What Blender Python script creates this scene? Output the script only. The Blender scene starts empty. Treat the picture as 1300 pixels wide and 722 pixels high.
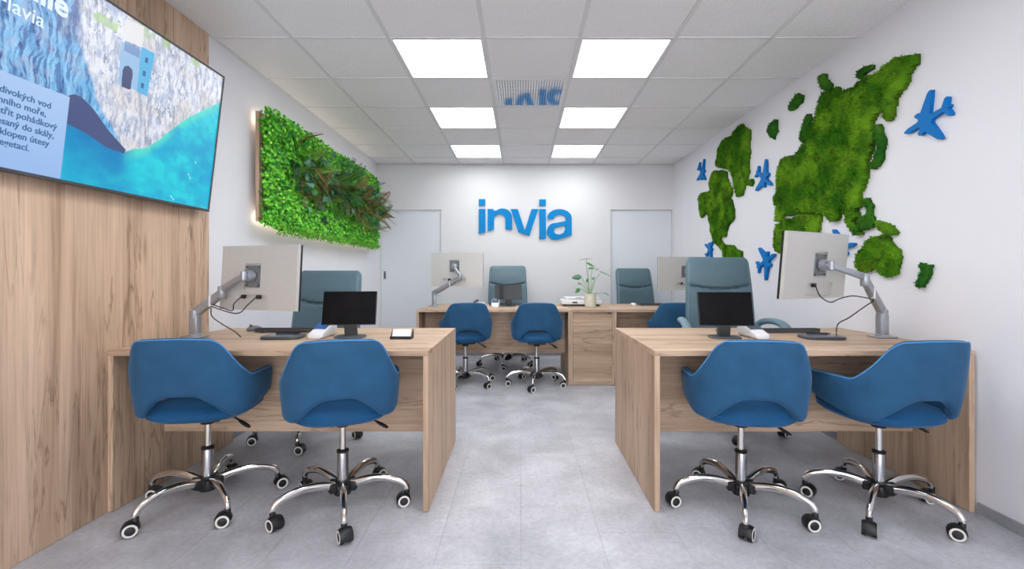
import bpy, bmesh, math, random
import numpy as np
from mathutils import Vector, Matrix, Euler, noise
PI = math.pi
R = math.radians
random.seed(7)
rng = np.random.default_rng(11)

# ------------------------------------------------------------------ camera
# photograph taken as 1300x722: focal 587 px, vanishing point (661.5, 347), eye height 1.108 m
F, CX, CY, H = 587.0, 661.5, 347.0, 1.108
scene = bpy.context.scene
cam_data = bpy.data.cameras.new('camera')
cam_data.sensor_fit = 'HORIZONTAL'
cam_data.sensor_width = 36.0
cam_data.lens = F / 1300.0 * 36.0
cam_data.shift_x = -(CX - 650.0) / 1300.0
cam_data.shift_y = -(361.0 - CY) / 1300.0
cam_data.clip_start = 0.05
cam = bpy.data.objects.new('camera', cam_data)
scene.collection.objects.link(cam)
cam.location = (0, 0, H)
cam.rotation_euler = (R(90), 0, 0)
scene.camera = cam

# ------------------------------------------------------------------ world (bright surround added as fill light beyond the shop window)
world = bpy.data.worlds.new('fill_surround')
scene.world = world
world.use_nodes = True
bg = world.node_tree.nodes['Background']
bg.inputs['Color'].default_value = (0.90, 0.94, 1.0, 1)
bg.inputs['Strength'].default_value = 7.0
LAMP = 9.5           # radiance of the ceiling panels
LED = 7.0

# ------------------------------------------------------------------ exposure
scene.view_settings.view_transform = 'Standard'
scene.view_settings.look = 'None'
scene.view_settings.gamma = 1.0
scene.view_settings.use_curve_mapping = False
scene.view_settings.exposure = 0.12

C = scene.collection

# ------------------------------------------------------------------ helpers
def lin(c):
    return tuple(((v/255.0)/12.92 if v/255.0 <= 0.04045 else ((v/255.0+0.055)/1.055)**2.4) for v in c) + (1.0,)

def setp(o, label=None, cat=None, group=None, kind=None):
    if label: o['label'] = label
    if cat: o['category'] = cat
    if group: o['group'] = group
    if kind: o['kind'] = kind
    return o

def thing(name, label, cat, loc=(0, 0, 0), rotz=0, group=None):
    o = bpy.data.objects.new(name, None)
    o.empty_display_size = 0.1
    C.objects.link(o)
    o.location = loc
    o.rotation_euler = (0, 0, rotz)
    return setp(o, label, cat, group)

def link(name, me, mats, parent=None, smooth=True, angle=40):
    if not isinstance(mats, (list, tuple)): mats = [mats]
    for m in mats: me.materials.append(m)
    if smooth:
        me.polygons.foreach_set('use_smooth', [True]*len(me.polygons))
        me.set_sharp_from_angle(angle=R(angle))
    o = bpy.data.objects.new(name, me)
    C.objects.link(o)
    if parent is not None: o.parent = parent
    return o

def obj(name, bm, mats, parent=None, smooth=True, angle=40, normals=True):
    me = bpy.data.meshes.new(name)
    if normals: bmesh.ops.recalc_face_normals(bm, faces=bm.faces[:])
    bm.to_mesh(me); bm.free()
    return link(name, me, mats, parent, smooth, angle)

def inst(name, me, parent=None, loc=(0, 0, 0), rot=(0, 0, 0)):
    o = bpy.data.objects.new(name, me)
    C.objects.link(o)
    if parent is not None: o.parent = parent
    o.location = loc; o.rotation_euler = rot
    return o

def copy_tree(o, parent=None):
    c = o.copy(); C.objects.link(c)
    if parent is not None: c.parent = parent
    for ch in list(o.children): copy_tree(ch, c)
    return c

def box(bm, x0, x1, y0, y1, z0, z1, bev=0.0, seg=1, mat=0, M=None):
    vs = [bm.verts.new((x, y, z)) for x in (x0, x1) for y in (y0, y1) for z in (z0, z1)]
    q = [(0,1,3,2), (4,6,7,5), (0,4,5,1), (2,3,7,6), (0,2,6,4), (1,5,7,3)]
    fs = [bm.faces.new([vs[i] for i in f]) for f in q]
    for f in fs: f.material_index = mat
    if bev > 0:
        es = list({e for f in fs for e in f.edges})
        r = bmesh.ops.bevel(bm, geom=es, offset=bev, segments=seg, profile=0.5, affect='EDGES')
        for f in r['faces']: f.material_index = mat
        vs = list({v for f in bm.faces if f.material_index == mat for v in f.verts}) if M else vs
    if M is not None: bmesh.ops.transform(bm, matrix=M, verts=[v for v in vs if v.is_valid])
    return bm

def bx(x0, x1, y0, y1, z0, z1, bev=0.0, seg=1):
    bm = bmesh.new()
    return box(bm, x0, x1, y0, y1, z0, z1, bev, seg)

def loft(bm, rings, cap0=True, cap1=True, closed=True, mat=0):
    """rings: lists of points, all the same length"""
    vr = [[bm.verts.new(p) for p in r] for r in rings]
    n = len(vr[0])
    for a, b in zip(vr[:-1], vr[1:]):
        for i in range(n if closed else n-1):
            j = (i+1) % n
            f = bm.faces.new((a[i], a[j], b[j], b[i])); f.material_index = mat
    for flag, ring in ((cap0, vr[0]), (cap1, vr[-1])):
        if flag:
            c = bm.verts.new(sum((v.co for v in ring), Vector())/n)
            for i in range(n):
                f = bm.faces.new((ring[i], ring[(i+1) % n], c)); f.material_index = mat
    return vr

def tube(bm, path, rad, n=10, mat=0, flat=1.0, up=Vector((0, 0, 1))):
    """swept tube; rad number or list; flat squeezes it along the 'up' side"""
    path = [Vector(p) for p in path]
    if not isinstance(rad, (list, tuple)): rad = [rad]*len(path)
    rings = []
    for i, p in enumerate(path):
        t = (path[min(i+1, len(path)-1)] - path[max(i-1, 0)]).normalized()
        s = t.cross(up)
        if s.length < 1e-4: s = t.cross(Vector((0, 1, 0)))
        s.normalize(); u = s.cross(t).normalized()
        rings.append([p + s*math.cos(a)*rad[i] + u*math.sin(a)*rad[i]*flat for a in [2*PI*k/n for k in range(n)]])
    loft(bm, rings, mat=mat)
    return bm

def smooth_path(pts, sub=5):
    pts = [Vector(p) for p in pts]
    P = [pts[0]*2-pts[1]] + pts + [pts[-1]*2-pts[-2]]
    out = []
    for i in range(1, len(P)-2):
        for k in range(sub):
            t = k/sub
            a, b, c, d = P[i-1], P[i], P[i+1], P[i+2]
            out.append(0.5*((2*b)+(c-a)*t+(2*a-5*b+4*c-d)*t*t+(-a+3*b-3*c+d)*t**3))
    out.append(pts[-1])
    return out

def lathe(bm, prof, n=20, mat=0, M=None, cap=True):
    rings = [[Vector((r*math.cos(2*PI*k/n), r*math.sin(2*PI*k/n), z)) for k in range(n)] for r, z in prof]
    if M is not None: rings = [[M @ p for p in r] for r in rings]
    loft(bm, rings, cap0=cap, cap1=cap, mat=mat)
    return bm

def prism(bm, poly, f0, f1, mat=0):
    """poly of 2D points; f0, f1 map a 2D point to the two faces"""
    a = [bm.verts.new(f0(p)) for p in poly]
    b = [bm.verts.new(f1(p)) for p in poly]
    n = len(poly)
    for i in range(n):
        j = (i+1) % n
        bm.faces.new((a[i], a[j], b[j], b[i])).material_index = mat
    fs = [bm.faces.new(a[::-1]), bm.faces.new(b)]
    for f in fs: f.normal_update()
    for f in fs: f.material_index = mat
    bmesh.ops.triangulate(bm, faces=fs)
    return bm

def superellipse(n, a, b, e):
    out = []
    for k in range(n):
        t = 2*PI*k/n
        c, s = math.cos(t), math.sin(t)
        out.append((a*math.copysign(abs(c)**(2/e), c), b*math.copysign(abs(s)**(2/e), s)))
    return out

def sstep(a, b, x):
    t = max(0.0, min(1.0, (x-a)/(b-a)))
    return t*t*(3-2*t)

def mesh_np(name, verts, faces, cols=None):
    """verts Nx3, faces MxK; cols Nx3 linear colour per vertex"""
    me = bpy.data.meshes.new(name)
    nv, nf, k = len(verts), len(faces), faces.shape[1]
    me.vertices.add(nv); me.vertices.foreach_set('co', verts.astype(np.float32).ravel())
    me.loops.add(nf*k); me.loops.foreach_set('vertex_index', faces.astype(np.int32).ravel())
    me.polygons.add(nf)
    me.polygons.foreach_set('loop_start', np.arange(0, nf*k, k, dtype=np.int32))
    me.polygons.foreach_set('loop_total', np.full(nf, k, dtype=np.int32))
    if cols is not None:
        ca = me.color_attributes.new('tint', 'FLOAT_COLOR', 'POINT')
        c4 = np.ones((nv, 4), dtype=np.float32); c4[:, :3] = cols
        ca.data.foreach_set('color', c4.ravel())
    me.update(calc_edges=True); me.validate()
    return me

# ------------------------------------------------------------------ materials
def newmat(name):
    m = bpy.data.materials.new(name); m.use_nodes = True
    nt = m.node_tree
    return m, nt, nt.nodes['Principled BSDF']

def node(nt, t, **kw):
    n = nt.nodes.new(t)
    for k, v in kw.items():
        if k in n.inputs: n.inputs[k].default_value = v
        else: setattr(n, k, v)
    return n

def ramp(nt, fac, stops):
    r = nt.nodes.new('ShaderNodeValToRGB')
    el = r.color_ramp.elements
    while len(el) < len(stops): el.new(0.5)
    for e, (p, c) in zip(el, stops): e.position = p; e.color = c
    nt.links.new(fac, r.inputs[0])
    return r.outputs[0]

def mix(nt, a, b, fac, mode='MIX'):
    n = nt.nodes.new('ShaderNodeMix'); n.data_type = 'RGBA'; n.blend_type = mode
    for s, v in ((n.inputs[6], a), (n.inputs[7], b), (n.inputs[0], fac)):
        if hasattr(v, 'default_value'): nt.links.new(v, s)
        else: s.default_value = v
    return n.outputs[2]

def bump(nt, h, strength, dist, bsdf):
    b = node(nt, 'ShaderNodeBump', Strength=strength, Distance=dist)
    nt.links.new(h, b.inputs['Height']); nt.links.new(b.outputs[0], bsdf.inputs['Normal'])

def plain(name, rgb, rough=0.5, metal=0.0, grain=0.04, gs=40.0, bmp=0.0, sheen=0.0, coat=0.0, spec=0.5):
    m, nt, b = newmat(name)
    tc = node(nt, 'ShaderNodeTexCoord')
    nz = node(nt, 'ShaderNodeTexNoise', Scale=gs, Detail=4.0)
    nt.links.new(tc.outputs['Object'], nz.inputs['Vector'])
    c = lin(rgb)
    lo = tuple(v*(1-grain) for v in c[:3])+(1,); hi = tuple(min(1, v*(1+grain)) for v in c[:3])+(1,)
    nt.links.new(ramp(nt, nz.outputs['Fac'], [(0.3, lo), (0.7, hi)]), b.inputs['Base Color'])
    b.inputs['Roughness'].default_value = rough
    b.inputs['Metallic'].default_value = metal
    b.inputs['Specular IOR Level'].default_value = spec
    if sheen:
        b.inputs['Sheen Weight'].default_value = sheen
        b.inputs['Sheen Roughness'].default_value = 0.35
        b.inputs['Sheen Tint'].default_value = tuple(min(1, v*1.6+0.15) for v in c[:3])+(1,)
    if coat: b.inputs['Coat Weight'].default_value = coat
    if bmp: bump(nt, nz.outputs['Fac'], bmp, 0.002, b)
    return m

def wood(name, axis, base=(199, 172, 148), seedv=0.0, gain=1.0, perobj=True):
    """laminate oak; grain runs along axis"""
    m, nt, b = newmat(name)
    tc = node(nt, 'ShaderNodeTexCoord')
    add = node(nt, 'ShaderNodeVectorMath', operation='ADD')
    nt.links.new(tc.outputs['Object'], add.inputs[0])
    if perobj:
        oi = node(nt, 'ShaderNodeObjectInfo')
        ml = node(nt, 'ShaderNodeMath', operation='MULTIPLY'); ml.inputs[1].default_value = 37.0
        nt.links.new(oi.outputs['Random'], ml.inputs[0]); nt.links.new(ml.outputs[0], add.inputs[1])
    else: add.inputs[1].default_value = (seedv,)*3
    def mp(along, cross):
        s = [cross]*3; s[axis] = along
        n = node(nt, 'ShaderNodeMapping'); n.inputs['Scale'].default_value = s
        nt.links.new(add.outputs[0], n.inputs['Vector'])
        return n.outputs[0]
    def nz(along, cross, detail=6.0, dist=0.0, rough=0.55):
        n = node(nt, 'ShaderNodeTexNoise', Scale=1.0, Detail=detail, Distortion=dist, Roughness=rough)
        nt.links.new(mp(along, cross), n.inputs['Vector'])
        return n.outputs['Fac']
    c = [v*gain for v in lin(base)[:3]]
    k = lambda f, w=1.0: (min(1, c[0]*f), min(1, c[1]*f*(0.5+0.5*w)), min(1, c[2]*f*w), 1)
    broad = ramp(nt, nz(0.30, 5.0, 7.0, 0.9, 0.6), [(0.30, k(0.58, 0.86)), (0.43, k(0.86, 0.94)), (0.55, k(1.03)), (0.72, k(1.20, 1.04))])
    fine = ramp(nt, nz(2.2, 85.0, 4.0, 0.2, 0.6), [(0.30, (0.82, 0.80, 0.77, 1)), (0.60, (1.04, 1.04, 1.04, 1))])
    col = mix(nt, broad, fine, 1.0, 'MULTIPLY')
    mask = ramp(nt, nz(0.9, 3.4, 2.0, 0.3), [(0.40, (0, 0, 0, 1)), (0.50, (1, 1, 1, 1))])
    crack = ramp(nt, nz(0.75, 10.0, 5.0, 1.1, 0.55), [(0.478, (1, 1, 1, 1)), (0.492, (0.62, 0.57, 0.53, 1)), (0.5, (0.30, 0.25, 0.22, 1)), (0.508, (0.62, 0.57, 0.53, 1)), (0.522, (1, 1, 1, 1))])
    crack = mix(nt, (1, 1, 1, 1), crack, mask)
    col = mix(nt, col, crack, 0.62, 'MULTIPLY')
    vo = node(nt, 'ShaderNodeTexVoronoi', Scale=1.0)
    nt.links.new(mp(0.9, 4.2), vo.inputs['Vector'])
    knot = ramp(nt, vo.outputs['Distance'], [(0.02, (0.42, 0.36, 0.32, 1)), (0.06, (0.80, 0.76, 0.73, 1)), (0.10, (1, 1, 1, 1))])
    col = mix(nt, col, knot, 0.8, 'MULTIPLY')
    nt.links.new(col, b.inputs['Base Color'])
    b.inputs['Roughness'].default_value = 0.52
    b.inputs['Specular IOR Level'].default_value = 0.35
    bump(nt, fine, 0.12, 0.001, b)
    return m

def attr_mat(name, rough=0.6, emit=0.0, sheen=0.0, base_noise=False, spec=0.3, trans=False):
    m, nt, b = newmat(name)
    a = node(nt, 'ShaderNodeAttribute', attribute_name='tint')
    if emit:
        b.inputs['Base Color'].default_value = (0.01, 0.01, 0.012, 1)
        nt.links.new(a.outputs['Color'], b.inputs['Emission Color'])
        b.inputs['Emission Strength'].default_value = emit
    else:
        nt.links.new(a.outputs['Color'], b.inputs['Base Color'])
    b.inputs['Roughness'].default_value = rough
    b.inputs['Specular IOR Level'].default_value = spec
    if trans: b.inputs['Subsurface Weight'].default_value = 0.0
    return m

def emitter(name, rgb, s):
    m, nt, b = newmat(name)
    b.inputs['Base Color'].default_value = lin((235, 235, 235)) if s > 2 else (0.02, 0.02, 0.02, 1)
    b.inputs['Emission Color'].default_value = rgb
    b.inputs['Emission Strength'].default_value = s
    return m

def ceiling_mat():
    m, nt, b = newmat('mineral_tile')
    tc = node(nt, 'ShaderNodeTexCoord')
    oi = node(nt, 'ShaderNodeObjectInfo')
    add = node(nt, 'ShaderNodeVectorMath', operation='ADD')
    nt.links.new(tc.outputs['Object'], add.inputs[0]); nt.links.new(oi.outputs['Random'], add.inputs[1])
    n1 = node(nt, 'ShaderNodeTexNoise', Scale=160.0, Detail=3.0); nt.links.new(add.outputs[0], n1.inputs['Vector'])
    vo = node(nt, 'ShaderNodeTexVoronoi', Scale=75.0); nt.links.new(add.outputs[0], vo.inputs['Vector'])
    sp = ramp(nt, vo.outputs['Distance'], [(0.10, (0.62, 0.62, 0.62, 1)), (0.2, (1, 1, 1, 1))])
    base = ramp(nt, n1.outputs['Fac'], [(0.3, lin((232, 231, 232))), (0.6, lin((247, 246, 247)))])
    nt.links.new(mix(nt, base, sp, 0.55, 'MULTIPLY'), b.inputs['Base Color'])
    b.inputs['Roughness'].default_value = 0.9
    bump(nt, n1.outputs['Fac'], 0.25, 0.002, b)
    return m

def floor_mat():
    m, nt, b = newmat('vinyl_concrete')
    geo = node(nt, 'ShaderNodeNewGeometry')
    oi = node(nt, 'ShaderNodeObjectInfo')
    def nz(s, d, o=None, rough=0.6):
        n = node(nt, 'ShaderNodeTexNoise', Scale=s, Detail=d, Roughness=rough, Distortion=0.3)
        nt.links.new(geo.outputs['Position'], n.inputs['Vector']); return n.outputs['Fac']
    a = ramp(nt, nz(3.0, 8.0), [(0.30, lin((168, 168, 174))), (0.5, lin((188, 188, 195))), (0.70, lin((208, 208, 215)))])
    f = ramp(nt, nz(45.0, 5.0), [(0.3, (0.86, 0.86, 0.86, 1)), (0.65, (1.05, 1.05, 1.05, 1))])
    s = ramp(nt, nz(120.0, 2.0), [(0.34, (0.78, 0.78, 0.78, 1)), (0.42, (1, 1, 1, 1))])
    c = mix(nt, mix(nt, a, f, 1.0, 'MULTIPLY'), s, 0.5, 'MULTIPLY')
    t = ramp(nt, oi.outputs['Random'], [(0.0, (0.975, 0.975, 0.975, 1)), (1.0, (1.02, 1.02, 1.02, 1))])
    nt.links.new(mix(nt, c, t, 1.0, 'MULTIPLY'), b.inputs['Base Color'])
    b.inputs['Roughness'].default_value = 0.42
    b.inputs['Specular IOR Level'].default_value = 0.4
    bump(nt, f, 0.08, 0.001, b)
    return m

M_wall = plain('wall_paint', (230, 230, 236), 0.85, grain=0.012, gs=3.0)
M_wallb = plain('wall_paint_back', (222, 222, 224), 0.85, grain=0.012, gs=3.0)
M_door = plain('door_paint', (222, 226, 232), 0.6, grain=0.01, gs=3.0)
M_tile = ceiling_mat()
M_bar = plain('ceiling_grid', (224, 223, 225), 0.6, grain=0.01)
M_floor = floor_mat()
M_joint = plain('floor_joint', (168, 168, 174), 0.6)
M_base = plain('baseboard_grey', (148, 148, 155), 0.55, grain=0.10, gs=60)
M_wx = wood('oak_along_x', 0)
M_wz = wood('oak_along_z', 2)
M_wy = wood('oak_along_y', 1)
M_clad = wood('oak_cladding', 2, base=(204, 175, 151), seedv=3.3, perobj=False)
M_edge = wood('oak_edge_band', 0, base=(186, 150, 120))
M_velvet = plain('blue_velvet', (42, 86, 122), 0.72, grain=0.10, gs=14, sheen=0.55, bmp=0.1, spec=0.2)
M_velvet_s = plain('blue_velvet_seat_shade', (26, 80, 124), 0.7, grain=0.12, gs=10, sheen=0.4, bmp=0.1, spec=0.2)  # same velvet as the back; its weaker sheen is put into a deeper colour
M_pipe = plain('blue_piping', (70, 135, 190), 0.6, sheen=0.4)
M_leather = plain('teal_leather', (88, 114, 126), 0.5, grain=0.06, gs=60, bmp=0.15)
M_leather_d = plain('teal_leather_side', (112, 140, 152), 0.5, grain=0.05, gs=60)
M_chrome = plain('chrome', (225, 222, 218), 0.08, 1.0, grain=0.01)
M_steel = plain('brushed_steel', (176, 176, 180), 0.25, 1.0, grain=0.05, gs=90)
M_black = plain('black_plastic', (26, 26, 29), 0.45)
M_dark = plain('dark_grey_plastic', (70, 72, 76), 0.4)
M_grey = plain('grey_plastic', (110, 112, 116), 0.4)
M_ring = plain('white_rubber', (225, 222, 215), 0.5)
M_white = plain('white_plastic', (232, 233, 236), 0.35)
M_silver = plain('silver_back', (200, 198, 194), 0.38, 0.15, grain=0.02)
M_arm = plain('arm_aluminium', (168, 172, 180), 0.32, 0.55, grain=0.03)
M_armd = plain('arm_cover_grey', (146, 146, 146), 0.45, 0.2)
M_glass = plain('dark_screen_glass', (9, 9, 12), 0.06, 0.0, grain=0.0, spec=0.22)
M_blueP = plain('blue_acrylic', (0, 114, 190), 0.5, grain=0.01, spec=0.15)
M_blueL = plain('blue_logo_acrylic', (0, 130, 198), 0.5, grain=0.01, spec=0.15)
M_pot = plain('cream_ceramic', (214, 212, 196), 0.55, grain=0.03)
M_soil = plain('soil', (60, 46, 34), 0.95, grain=0.3, gs=120)
M_paper = plain('white_card', (240, 242, 248), 0.6)
M_leaf = attr_mat('leaf', 0.42, spec=0.4)
M_moss = attr_mat('moss', 0.9, spec=0.1)
M_lamp = emitter('lamp_diffuser', (0.97, 0.985, 1.0, 1), LAMP)
M_led = emitter('led_strip_light', (1.0, 0.90, 0.68, 1), LED)
M_perf = plain('vent_metal', (205, 205, 208), 0.06, 0.75, grain=0.0)
M_hole = plain('vent_hole', (22, 22, 24), 0.9)
M_screenblue = emitter('terminal_screen', lin((20, 90, 170)), 0.8)
M_screengrey = plain('terminal_screen_off', (90, 100, 120), 0.15)
M_frame_al = plain('window_frame_white', (220, 220, 222), 0.4)
M_pave = plain('pavement', (190, 188, 184), 0.9, grain=0.1, gs=6)
M_glasspane, nt, b = newmat('window_glass')
b.inputs['Transmission Weight'].default_value = 1.0
b.inputs['Roughness'].default_value = 0.0
b.inputs['IOR'].default_value = 1.02

# ------------------------------------------------------------------ setting
YB, YF, ZC = 6.26, -2.2, 2.58
XL, XCL = -1.936, -1.920
def XR(y): return 2.118 - 0.01106*(y-2.1)

def struct(name, bm, m, parent=None, smooth=False):
    o = obj(name, bm, m, parent, smooth)
    if parent is None: o['kind'] = 'structure'
    return o

# floor: slab with vinyl tiles
fl = struct('floor', bx(-2.1, 2.35, YF-0.15, YB+0.15, -0.12, -0.003), M_joint)
TW, TL, G = 1/3.0, 0.66, 0.0007
fm = {}
ix = 0
x = -7*TW
while x < 2.3:
    y = YF - ((ix*0.22) % TL)
    while y < YB+0.1:
        a0, a1 = max(x, XL-0.02), min(x+TW, 2.2)
        b0, b1 = max(y, YF), min(y+TL, YB+0.06)
        if a1-a0 > 0.01 and b1-b0 > 0.01:
            key = (round(a1-a0, 4), round(b1-b0, 4))
            if key not in fm:
                bm = bx(G/2, key[0]-G/2, G/2, key[1]-G/2, -0.003, 0.0, 0.0004)
                me = bpy.data.meshes.new('tile'); bm.to_mesh(me); bm.free(); me.materials.append(M_floor)
                fm[key] = me
            inst('tile', fm[key], fl, (a0, b0, 0))
        y += TL
    x += TW; ix += 1

# ceiling: slab, grid bars and mineral fibre tiles
ce = struct('ceiling', bx(-2.1, 2.35, YF-0.15, YB+0.15, ZC+0.03, ZC+0.12), M_wall)
gx = [-0.232+0.6*n for n in range(-2, 4)]
gy = [2.898+0.6*k for k in range(-9, 6)]
LIGHTS = [(-1, k) for k in (0, 2, 4, -2, -4)] + [(1, k) for k in (0, 2, 4, -2, -4)]     # (column, row)
for g in gx:
    struct('grid_bar', bx(g-0.012, g+0.012, YF, YB, ZC, ZC+0.03, 0.001), M_bar, ce)
for g in gy:
    if YF < g < YB: struct('grid_bar', bx(XL, XR(g), g-0.008, g+0.008, ZC+0.0015, ZC+0.028, 0.001), M_bar, ce)
cols = [(XL-0.01, gx[0])] + [(gx[i], gx[i+1]) for i in range(5)] + [(gx[5], 2.17)]
rows = [(YF, gy[0])] + [(gy[i], gy[i+1]) for i in range(len(gy)-1)] + [(gy[-1], YB)]
cm = {}
for ci, (a0, a1) in enumerate(cols):
    for ri, (b0, b1) in enumerate(rows):
        if b1-b0 < 0.03 or b0 < YF-0.01: continue
        col_n, row_n = ci-3, ri-1-9         # tile index used by LIGHTS
        if (col_n, row_n) in LIGHTS or (col_n, row_n) == (0, 1): continue
        key = (round(a1-a0, 3), round(b1-b0, 3))
        if key not in cm:
            bm = bx(0, a1-a0, 0, b1-b0, 0, 0.012)
            me = bpy.data.meshes.new('tile'); bm.to_mesh(me); bm.free(); me.materials.append(M_tile)
            cm[key] = me
        inst('tile', cm[key], ce, (a0, b0, ZC+0.006+random.uniform(0, 0.002)))
bm = bmesh.new()   # wall angle trims around the ceiling
box(bm, XL, XL+0.018, YF, YB, ZC-0.001, ZC+0.003)
box(bm, XL, 2.08, YB-0.018, YB, ZC-0.001, ZC+0.003)
struct('trim_1', bm, M_bar)

# walls
struct('wall_left', bx(XL-0.15, XL, YF-0.15, YB+0.15, 0, ZC+0.03), M_wall)
bm = bmesh.new()
a, c = (XR(YF-0.15), YF-0.15), (XR(YB+0.15), YB+0.15)
prism(bm, [a, c, (c[0]+0.3, c[1]), (a[0]+0.3, a[1])], lambda p: (p[0], p[1], 0), lambda p: (p[0], p[1], ZC+0.03))
struct('wall_right', bm, M_wall)
DZ = 1.972
D1 = (XL+0.028, -1.082); D2 = (1.215, 2.045)
bm = bmesh.new()
xs = [XL-0.1, D1[0], D1[1], D2[0], D2[1], 2.2]
box(bm, xs[0], xs[1], YB, YB+0.15, 0, ZC+0.03)
box(bm, xs[1], xs[2], YB, YB+0.15, DZ, ZC+0.03)
box(bm, xs[2], xs[3], YB, YB+0.15, 0, ZC+0.03)
box(bm, xs[3], xs[4], YB, YB+0.15, DZ, ZC+0.03)
box(bm, xs[4], xs[5], YB, YB+0.15, 0, ZC+0.03)
bmesh.ops.remove_doubles(bm, verts=bm.verts[:], dist=1e-5)
struct('wall_back', bm, M_wallb)
for n, (d, hx) in enumerate(((D1, D1[0]+0.055), (D2, None))):
    dr = struct('door_%d' % (n+1), bx(d[0]+0.004, d[1]-0.004, YB+0.03, YB+0.07, 0.004, DZ-0.004, 0.002), M_door)
    if hx:
        bm = bmesh.new()
        y0 = YB+0.0285
        box(bm, hx-0.018, hx+0.018, y0-0.002, y0+0.004, 1.03, 1.14, 0.002)
        hd = obj('door_handle', bm, M_steel, dr)
        bm = bx(hx-0.010, hx+0.010, y0-0.0035, y0-0.001, 1.045, 1.125, 0.0005)
        obj('handle_recess', bm, M_dark, hd)
# front wall with shop windows (behind the camera)
bm = bmesh.new()
box(bm, XL-0.1, XL+0.12, YF-0.15, YF, 0, ZC+0.03)
box(bm, 2.05, 2.3, YF-0.15, YF, 0, ZC+0.03)
box(bm, XL+0.12, 2.05, YF-0.15, YF, 2.35, ZC+0.03)
box(bm, XL+0.12, 2.05, YF-0.15, YF, 0, 0.12)
struct('wall_front', bm, M_wall)
w0, w1 = XL+0.12, 2.05
for n in range(3):
    a0 = w0+(w1-w0)*n/3; a1 = w0+(w1-w0)*(n+1)/3
    bm = bmesh.new()
    box(bm, a0, a0+0.04, YF-0.1, YF-0.04, 0.12, 2.35); box(bm, a1-0.04, a1, YF-0.1, YF-0.04, 0.12, 2.35)
    box(bm, a0+0.04, a1-0.04, YF-0.1, YF-0.04, 0.12, 0.17); box(bm, a0+0.04, a1-0.04, YF-0.1, YF-0.04, 2.30, 2.35)
    wn = struct('window_%d' % (n+1), bm, M_frame_al)
    obj('pane', bx(a0+0.04, a1-0.04, YF-0.073, YF-0.067, 0.17, 2.30), M_glasspane, wn, smooth=False)
o = struct('ground', bx(-14, 14, -16, YF-0.15, -0.2, -0.02), M_pave)
# oak cladding on the left wall, in tall boards
cl = struct('trim_2', bx(XL+0.0005, XCL-0.004, YF, 2.84, 0, ZC), M_wz)
for y0, y1 in ((YF, -1.19), (-1.19, 0.02), (0.02, 1.24), (1.24, 2.845)):
    bm = bx(XL+0.002, XCL, y0+0.0008, y1-0.0008, 0.001, ZC, 0.0008)
    o = obj('panel', bm, M_clad, cl, smooth=False)
# baseboards
struct('baseboard_back', bx(D1[1]+0.01, D2[0]-0.01, YB-0.01, YB, 0, 0.05, 0.001), M_base)
bm = bmesh.new()
for y0, y1 in ((YF, 2.138), (3.06, YB-0.012)):
    prism(bm, [(XR(y0)-0.009, y0), (XR(y0), y0), (XR(y1), y1), (XR(y1)-0.009, y1)], lambda p: (p[0], p[1], 0), lambda p: (p[0], p[1], 0.05))
struct('baseboard_right', bm, M_base)
struct('baseboard_left', bx(XL, XL+0.01, 3.06, YB-0.012, 0, 0.05, 0.001), M_base)

# ------------------------------------------------------------------ ceiling lights, vent
def light(col, row, label, group):
    x0, y0 = gx[col+2], 2.898+0.6*row
    t = thing('ceiling_light', label, 'light', (x0+0.3, y0+0.3, ZC), 0, group)
    bm = bmesh.new()
    s, i = 0.29, 0.276
    for a in ((-s, s, -s, -i), (-s, s, i, s), (-s, -i, -i, i), (i, s, -i, i)):
        box(bm, a[0], a[1], a[2], a[3], 0.001, 0.02)
    obj('frame', bm, M_white, t, smooth=False)
    obj('diffuser', bx(-i, i, -i, i, 0.004, 0.018), M_lamp, t, smooth=False)
for col, side in ((-1, 'left'), (1, 'right')):
    for row, w in ((0, 'largest and nearest'), (2, 'middle'), (4, 'smallest, by the back wall,')):
        light(col, row, 'square white ceiling light panel, the %s in the %s row' % (w, side), 'ceiling light panels in two rows')
    for row, w in ((-2, 'just above the camera'), (-4, 'behind the camera')):
        light(col, row, 'square white ceiling light panel %s, %s row' % (w, side), 'ceiling light panels in two rows')
t = thing('air_vent', 'square perforated metal ceiling vent mirroring the blue logo letters', 'vent', (gx[2]+0.3, 3.498+0.3, ZC))
bm = bmesh.new()
s, i = 0.292, 0.265
for a in ((-s, s, -s, -i), (-s, s, i, s), (-s, -i, -i, i), (i, s, -i, i)):
    box(bm, a[0], a[1], a[2], a[3], 0.001, 0.02, 0.001)
obj('frame', bm, M_white, t, smooth=False)
obj('perforated_plate', bx(-i, i, -i, i, 0.004, 0.012), M_perf, t, smooth=False)
V, Fc = [], []
n = 26
for a in range(n):
    for c in range(n):
        px, py = -i+(a+0.5)*2*i/n, -i+(c+0.5)*2*i/n
        k0 = len(V)
        for q in range(8): V.append((px+0.0052*math.cos(q*PI/4), py+0.0052*math.sin(q*PI/4), 0.0035))
        for q in range(8): V.append((px+0.0052*math.cos(q*PI/4), py+0.0052*math.sin(q*PI/4), 0.0045))
        Fc.append(list(range(k0, k0+8))[::-1])
me = bpy.data.meshes.new('holes'); me.from_pydata(V, [], Fc)
o = link('holes', me, M_hole, t, smooth=False); o['kind'] = 'stuff'

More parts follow.
